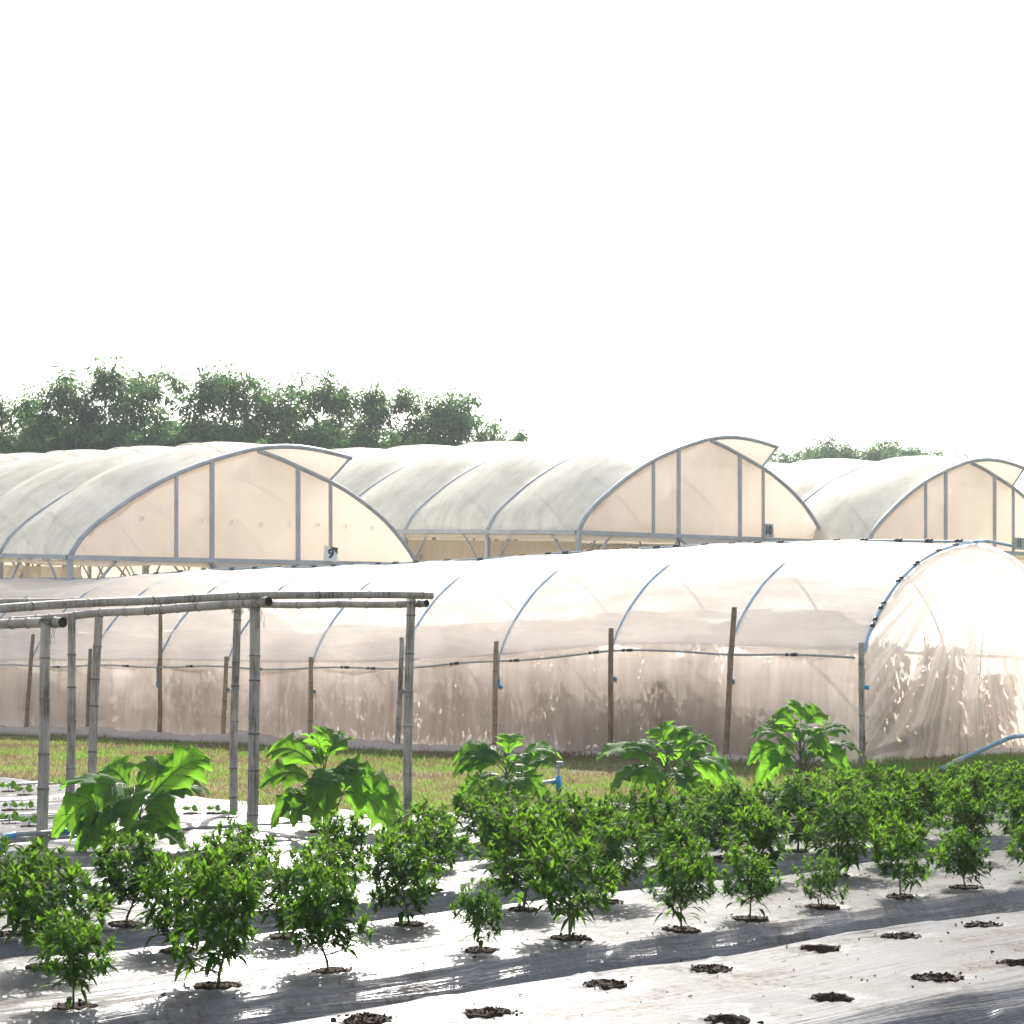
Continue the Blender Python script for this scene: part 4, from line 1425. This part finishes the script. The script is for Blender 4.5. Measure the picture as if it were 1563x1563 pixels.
greenhouse(107, 848, 41.5, 3.15, 7, 1.0, 'large arched greenhouse with peach gable and white plate reading 9, nearest at the left', '9', (499, 846, 20, 22), True, 1, True)
greenhouse(883, 810, 48.0, 3.38, 8, 1.0, 'large arched greenhouse with plate reading 10, the middle one behind the tunnel', '10', (1166, 810, 16, 20), False, 2)
greenhouse(1322, 834, 52.6, 3.38, 8, 1.0, 'large arched greenhouse with plate reading 11, cut by the right edge of the photo', '11', (1549, 830, 15, 18), False, 3)

# ------------------------------------------------------------------ trees
def tree_mesh(seed, H, spread, n_limb, airy):
    rr = random.Random(seed)
    tr, cr = MB(), MB()
    top = H*.9
    pts = [Vector((0, 0, -.3))]; x = y = 0
    for i in range(1, 9):
        x += rr.uniform(-.14, .14); y += rr.uniform(-.14, .14); pts.append(Vector((x, y, top*i/8)))
    tr.tube(pts, [.17-.019*i for i in range(9)], 7)

    def cluster(p, n, size):
        a0 = rr.uniform(0, 6.3)
        for k in range(n):                                 # whorl of drooping leaflets, like an umbrella
            a = a0+k*2.4; el = rr.uniform(-.75, .55)
            d = Vector((math.cos(a)*math.cos(el), math.sin(a)*math.cos(el), math.sin(el)))
            L = size*rr.uniform(.7, 1.3)
            q = p+d*L*.45
            add4(cr, q, d, L, L*.32)

    def add4(mb, base, d, L, W):
        s = d.cross(Vector((rr.uniform(-.4, .4), rr.uniform(-.4, .4), 1))).normalized()
        dn = Vector((0, 0, -.35*L))
        b = len(mb.v)
        for p in (base, base+d*L*.5+s*W*.5+dn*.25, base+d*L+dn, base+d*L*.5-s*W*.5+dn*.25): mb.vert(p)
        mb.f.append((b, b+1, b+2, b+3))

    for i in range(n_limb):
        f = .22+.78*(i+rr.uniform(0, .6))/n_limb
        j = min(7, int(f*8)); q = pts[j]+(pts[j+1]-pts[j])*(f*8-j) if j < 8 else pts[8]
        a = i*2.4+rr.uniform(-.6, .6)
        L = spread*(1.15-.75*f)*rr.uniform(.75, 1.2)+.35
        e = q+Vector((math.cos(a)*L, math.sin(a)*L, L*rr.uniform(.35, .85)+.2*f))
        mid = (q+e)/2+Vector((0, 0, -.12*L))
        tr.tube([q, mid, e], [.055*(1.2-f), .04*(1.2-f), .015], 5, False)
        nb = int(8+6*(1-f))
        for b in range(nb):
            w = .25+.75*(b+.5)/nb
            bp = q*(1-w)**2+mid*2*w*(1-w)+e*w*w
            bd = Vector((rr.uniform(-1, 1), rr.uniform(-1, 1), rr.uniform(-.25, .9))).normalized()*rr.uniform(.35, 1.0)*(.6+.6*(1-f))
            tr.tube([bp, bp+bd], [.014, .006], 3, False)
            for c in range(3):
                cluster(bp+bd*(.45+.28*c)+Vector((rr.uniform(-.14, .14), rr.uniform(-.14, .14), rr.uniform(-.1, .16))), rr.choice((8, 9, 11)), .34 if not airy else .31)
    for k in range(6 if airy else 9):                      # leader shoots reaching above the crown
        a = rr.uniform(0, 6.3); bp = pts[8]+Vector((math.cos(a)*.35, math.sin(a)*.35, -.3)); ln = rr.uniform(.6, 1.5)*(1.2 if k == 0 else 1)
        e = bp+Vector((math.cos(a)*.35*ln, math.sin(a)*.35*ln, ln))
        tr.tube([bp, e], [.02, .007], 4, False)
        for c in range(4): cluster(bp+(e-bp)*(.4+.2*c), 12, .25)
    return tr, cr


TSRC = []
for k, (sd, sp, nl, airy) in enumerate(((11, 2.5, 26, False), (12, 2.2, 22, True), (13, 2.8, 28, False), (14, 2.0, 20, True), (15, 2.4, 30, False))):
    TSRC.append((sd, sp, nl, airy))
tree_objs = {}


def tree(px, ytop, D, kind, label, group, wide=1.0):
    top = CAMZ+(HOR-ytop)/F*D
    loc = Vector(((px-CX)/F*D, D, -.1))
    if kind not in tree_objs:
        sd, sp, nl, airy = TSRC[kind]
        r = empty('tree', loc, label, 'tree', group, rs.uniform(0, 6))
        a, b = tree_mesh(sd, 12.0, sp, nl, airy)
        a.build('trunk', M['bark'], r); b.build('crown', M['tree_leaf'], r, smooth=False)
        zs = sorted(v[2] for v in b.v)
        tree_objs[kind] = (r, zs[int(len(zs)*.998)])
        q = top/tree_objs[kind][1]; r.scale = (q*wide, q*wide, q)
    else:
        src, h = tree_objs[kind]; q = top/h
        copy_tree(src, loc, rs.uniform(0, 6), (q*wide, q*wide, q), label, group)


tl = [(8, 592, 78, 0, 'sparse topped green tree at the left edge behind greenhouse 9'), (66, 578, 80, 1, 'thin yellowish tree with an airy top, second from the left'), (122, 566, 81, 2, 'broad dark tree just left of the tallest crown'),
      (168, 543, 82, 3, 'tallest tree with a thin leafy spire in the far row'), (224, 556, 84, 1, 'tree with pale airy shoots right of the tallest crown'), (284, 558, 84, 4, 'dark round headed tree standing out above its neighbours'),
      (352, 554, 86, 3, 'slim tree with a light spiky leader above the middle of the row'), (408, 564, 87, 2, 'wide light topped tree over the ridge of greenhouse 9'), (478, 570, 88, 0, 'dark dense tree with rounded top behind the tip of greenhouse 9'),
      (540, 576, 90, 3, 'tree with one small leafy tuft sticking out above the rest'), (606, 584, 92, 1, 'airy tree with bright shoots above the ridge between greenhouses 9 and 10'), (650, 596, 93, 4, 'dark low crowned tree right of the airy shoots'),
      (690, 590, 94, 2, 'loose crowned tree near the right end of the left wood'), (738, 626, 96, 2, 'small pale tree beside the right end of the left wood'), (778, 648, 98, 0, 'lowest little tree at the right end of the left wood')]
for px, y, D, k, lab in tl: tree(px, y, D, k, lab, 'trees behind the greenhouses at the left', .95 if px < 720 else .62)
# second and third rows close the gaps lower down
for i in range(24):
    px = 4+31*i+rs.uniform(-12, 12)
    yt = 634+rs.uniform(-18, 22)+(18 if px > 500 else 0)+(14 if px > 640 else 0)
    tree(px, yt, 94+px*.02+rs.uniform(-2, 2), i % 5, 'dark green filler tree, lower crown inside the left wood behind greenhouse 9', 'lower trees inside the left wood', 1.15)
right = [(1188, 694, 'pale tree just right of the tip of greenhouse 10'), (1215, 690, 'second pale tree right of greenhouse 10 tip'), (1248, 679, 'tallest pale tree of the distant right clump'), (1275, 684, 'round pale tree right of the tallest in the distant right clump'),
         (1308, 684, 'pale bushy tree in the middle of the distant right clump'), (1345, 684, 'pale loose tree right of the middle of the distant right clump'), (1378, 684, 'low pale tree, second from the right in the distant clump'), (1412, 684, 'small pale tree at the right end of the distant clump')]
for i, (px, y, lab) in enumerate(right): tree(px, y-9, 140+i*2, (2, 4, 0, 2, 4, 0, 2, 1)[i], lab, 'distant trees between greenhouses 10 and 11', 1.1)

# ------------------------------------------------------------------ water pipes
def pipe_thing(name, label, cat, pts, r, mat, fits):
    org = Vector(pts[0]); org.z = 0
    root = empty(name, org, label, cat)
    mb = MB(); mb.tube(pts, r, 10); mb.build('pipe', mat, root, origin=org)
    for f, fr in fits:
        mb = MB(); mb.tube(f, fr, 10); mb.build('fitting', M['bluefit'], root, origin=org)
    return root


d = 15.1
p0, p1 = at(18, 1274, d), at(100, 1269, d+.3)
r = pipe_thing('irrigation_pipe', 'grey water pipe with bright blue elbow across the thick front bamboo post', 'pipe', [p0, p1], .019, M['greypipe'],
               [([at(3, 1300, d), at(5, 1286, d), at(9, 1277, d), at(24, 1274, d)], .024), ([p1-Vector((.045, .02, 0)), p1+Vector((.03, .01, 0))], .028)])
mb = MB(); q0, q1 = at(88, 1270, d+.2), at(43, 1304, d-.35)
sd = Vector((.35, .2, .9)).normalized()
mb.grid([[q0+(q1-q0)*u+sd*(.034*v)*(1-.3*u)+Vector((0, -.012*math.cos(v*3), 0)) for v in np.linspace(-1, 1, 7)] for u in np.linspace(0, 1, 8)])
mb.grid([[q0+(q1-q0)*u+sd*(.034*v)*(1-.3*u)+Vector((0, .012+.012*math.cos(v*3), 0)) for v in np.linspace(-1, 1, 7)] for u in np.linspace(0, 1, 8)])
o = mb.build('flat_hose', M['hose'], origin=Vector((q1.x, q1.y, 0)))
tag(o, 'dark flat hose hanging from the grey pipe down to the film', 'hose')

d = 21.5
pt = at(852, 1196, d)
root = empty('water_riser', Vector((pt.x, pt.y, ground_z(pt.x, pt.y))), 'short grey water riser with blue tee standing in the grass behind the umbrella shaped eggplant', 'tap')
og = Vector(root.location)
mb = MB(); mb.tube([at(853, 1226, d), at(852, 1168, d)], .020, 10); mb.build('riser_pipe', M['greypipe'], root, origin=og)
mb = MB(); mb.tube([at(851, 1191, d), at(798, 1199, d-.4)], .019, 10); mb.build('side_pipe', M['greypipe'], root, origin=og)
mb = MB(); mb.tube([at(853, 1208, d), at(852, 1184, d)], .030, 10); mb.tube([at(852, 1192, d), at(842, 1194, d-.05)], .028, 10); mb.build('tee', M['bluefit'], root, origin=og)
mb = MB(); mb.tube([at(852, 1172, d), at(852, 1164, d), at(857, 1164, d), at(859, 1171, d)], [.024, .027, .022, .018], 10); mb.build('tap', M['greypipe'], root, origin=og)

d0 = 23.6
pts = [at(1436, 1174, d0+.2), at(1462, 1161, d0+.3), at(1500, 1144, d0+.4), at(1538, 1127, d0+.5), at(1548, 1124, d0+.6), at(1600, 1120, d0+1.2)]
mb = MB(); mb.tube(pts, .028, 10)
og = Vector((pts[0].x, pts[0].y, 0))
root = empty('hose_pipe', og, 'bent blue pipe propped out of the grass before the tunnel end', 'pipe')
mb.build('pipe', M['bluefade'], root, origin=og)
mb = MB(); mb.tube([pts[1]-(pts[2]-pts[1])*.12, pts[1]+(pts[2]-pts[1])*.2], .035, 10); mb.build('coupling', M['greypipe'], root, origin=og)

# ------------------------------------------------------------------ grass blades
def grass():
    V, Fc = [], []
    g = random.Random(8)
    n = 0
    while n < 95000:
        # strip between the beds and the tunnel
        t = g.uniform(2.0, 24.0); s = g.uniform(12.6, 33)
        p = st(s, t)
        if p.y < 18 or p.y > 44: continue
        px = CX+p.x/p.y*F
        if px < -40 or px > 1610: continue
        if in_field(p.x, p.y, .05): continue
        w = (p-TC).dot(Vector((TG.x, TG.y, 0))); u = (p-TC).dot(TA)
        if w > -.05 and u > -.25: continue
        if u < -.25 and w > 6: continue
        lush = .5+.9*n3(p.x*.33, p.y*.33, 2)+.5*n3(p.x*1.2, p.y*1.2, 6)
        near = 1-sstep(.1, .7, abs(w)) if u > -.5 else 0
        if g.random() > .45+.5*lush+near: continue
        h = (.025+.055*max(0, lush)*g.random()+.02*g.random()+.05*near*g.random())*(.7+.5*g.random())
        if g.random() < .012: h *= 2.2
        a = g.uniform(0, 6.3); wd = .004+.004*g.random()
        z = ground_z(p.x, p.y)-.005
        dx, dy = math.cos(a), math.sin(a); le = g.uniform(.1, .8)*h; la = g.uniform(0, 6.3)
        lx, ly = math.cos(la)*le, math.sin(la)*le
        b = len(V)
        V += [(p.x-dx*wd, p.y-dy*wd, z), (p.x+dx*wd, p.y+dy*wd, z), (p.x+dx*wd*.7+lx*.4, p.y+dy*wd*.7+ly*.4, z+h*.65), (p.x-dx*wd*.7+lx*.4, p.y-dy*wd*.7+ly*.4, z+h*.65), (p.x+lx, p.y+ly, z+h)]
        Fc += [(b, b+1, b+2, b+3), (b+3, b+2, b+4)]
        n += 1
    mb = MB(); mb.v = V; mb.f = Fc; mb.uv = [(0, 0)]*len(V)
    tag(mb.build('grass', M['grass'], smooth=False), kind='stuff')


grass()

# ------------------------------------------------------------------ air
HAZE = 0.00045
m, nt, out = new_mat('haze_air')
pv = nt.nodes.new('ShaderNodeVolumePrincipled'); pv.inputs['Density'].default_value = HAZE
pv.inputs['Color'].default_value = (.84, .93, 1, 1); pv.inputs['Anisotropy'].default_value = .35
nt.links.new(pv.outputs[0], out.inputs['Volume'])
mb = MB(); mb.box((0, 420, 9.7), (720, 0, 0), (0, 500, 0), (0, 0, 11.3))
tag(mb.build('haze', m, smooth=False), kind='stuff')

# ------------------------------------------------------------------ light, sky, camera
SUN_EL, SUN_AZ = 36.0, 3.0                                   # azimuth measured from straight ahead, to the right
w = bpy.data.worlds.new('World'); scene.world = w; w.use_nodes = True
nt = w.node_tree; nt.nodes.clear()
sky = nt.nodes.new('ShaderNodeTexSky'); sky.sky_type = 'NISHITA'; sky.sun_disc = False
sky.sun_elevation = R(SUN_EL); sky.sun_rotation = R(SUN_AZ)
sky.air_density = 1.0; sky.dust_density = 3.5; sky.ozone_density = 1.0
bg = nt.nodes.new('ShaderNodeBackground'); bg.inputs['Strength'].default_value = 0.15
wo = nt.nodes.new('ShaderNodeOutputWorld')
hs = nt.nodes.new('ShaderNodeHueSaturation'); hs.inputs['Saturation'].default_value = .5
nt.links.new(sky.outputs[0], hs.inputs['Color']); nt.links.new(hs.outputs[0], bg.inputs[0]); nt.links.new(bg.outputs[0], wo.inputs[0])
sl = bpy.data.lights.new('sun', 'SUN'); sl.energy = 5.0; sl.angle = R(.7); sl.color = (1.0, .93, .82)
so = bpy.data.objects.new('sun', sl); COL.objects.link(so)
dirv = Vector((math.sin(R(SUN_AZ))*math.cos(R(SUN_EL)), math.cos(R(SUN_AZ))*math.cos(R(SUN_EL)), math.sin(R(SUN_EL))))
so.rotation_euler = dirv.to_track_quat('Z', 'Y').to_euler()
so.location = dirv*50

cd = bpy.data.cameras.new('camera'); co = bpy.data.objects.new('camera', cd); COL.objects.link(co)
cd.sensor_width = 36; cd.lens = 36*F/1563.0; cd.shift_y = (HOR-781.5)/1563.0
cd.clip_end = 3000; cd.clip_start = .1
co.location = (0, 0, CAMZ); co.rotation_euler = (R(90), 0, 0)
scene.camera = co
scene.view_settings.view_transform = 'Standard'; scene.view_settings.look = 'None'
scene.view_settings.exposure = 1.08; scene.view_settings.gamma = 1
cy = scene.cycles
cy.max_bounces = 10; cy.diffuse_bounces = 5; cy.glossy_bounces = 3; cy.transmission_bounces = 6; cy.transparent_max_bounces = 24
cy.use_denoising = True
cy.caustics_reflective = False
cy.sample_clamp_indirect = 6
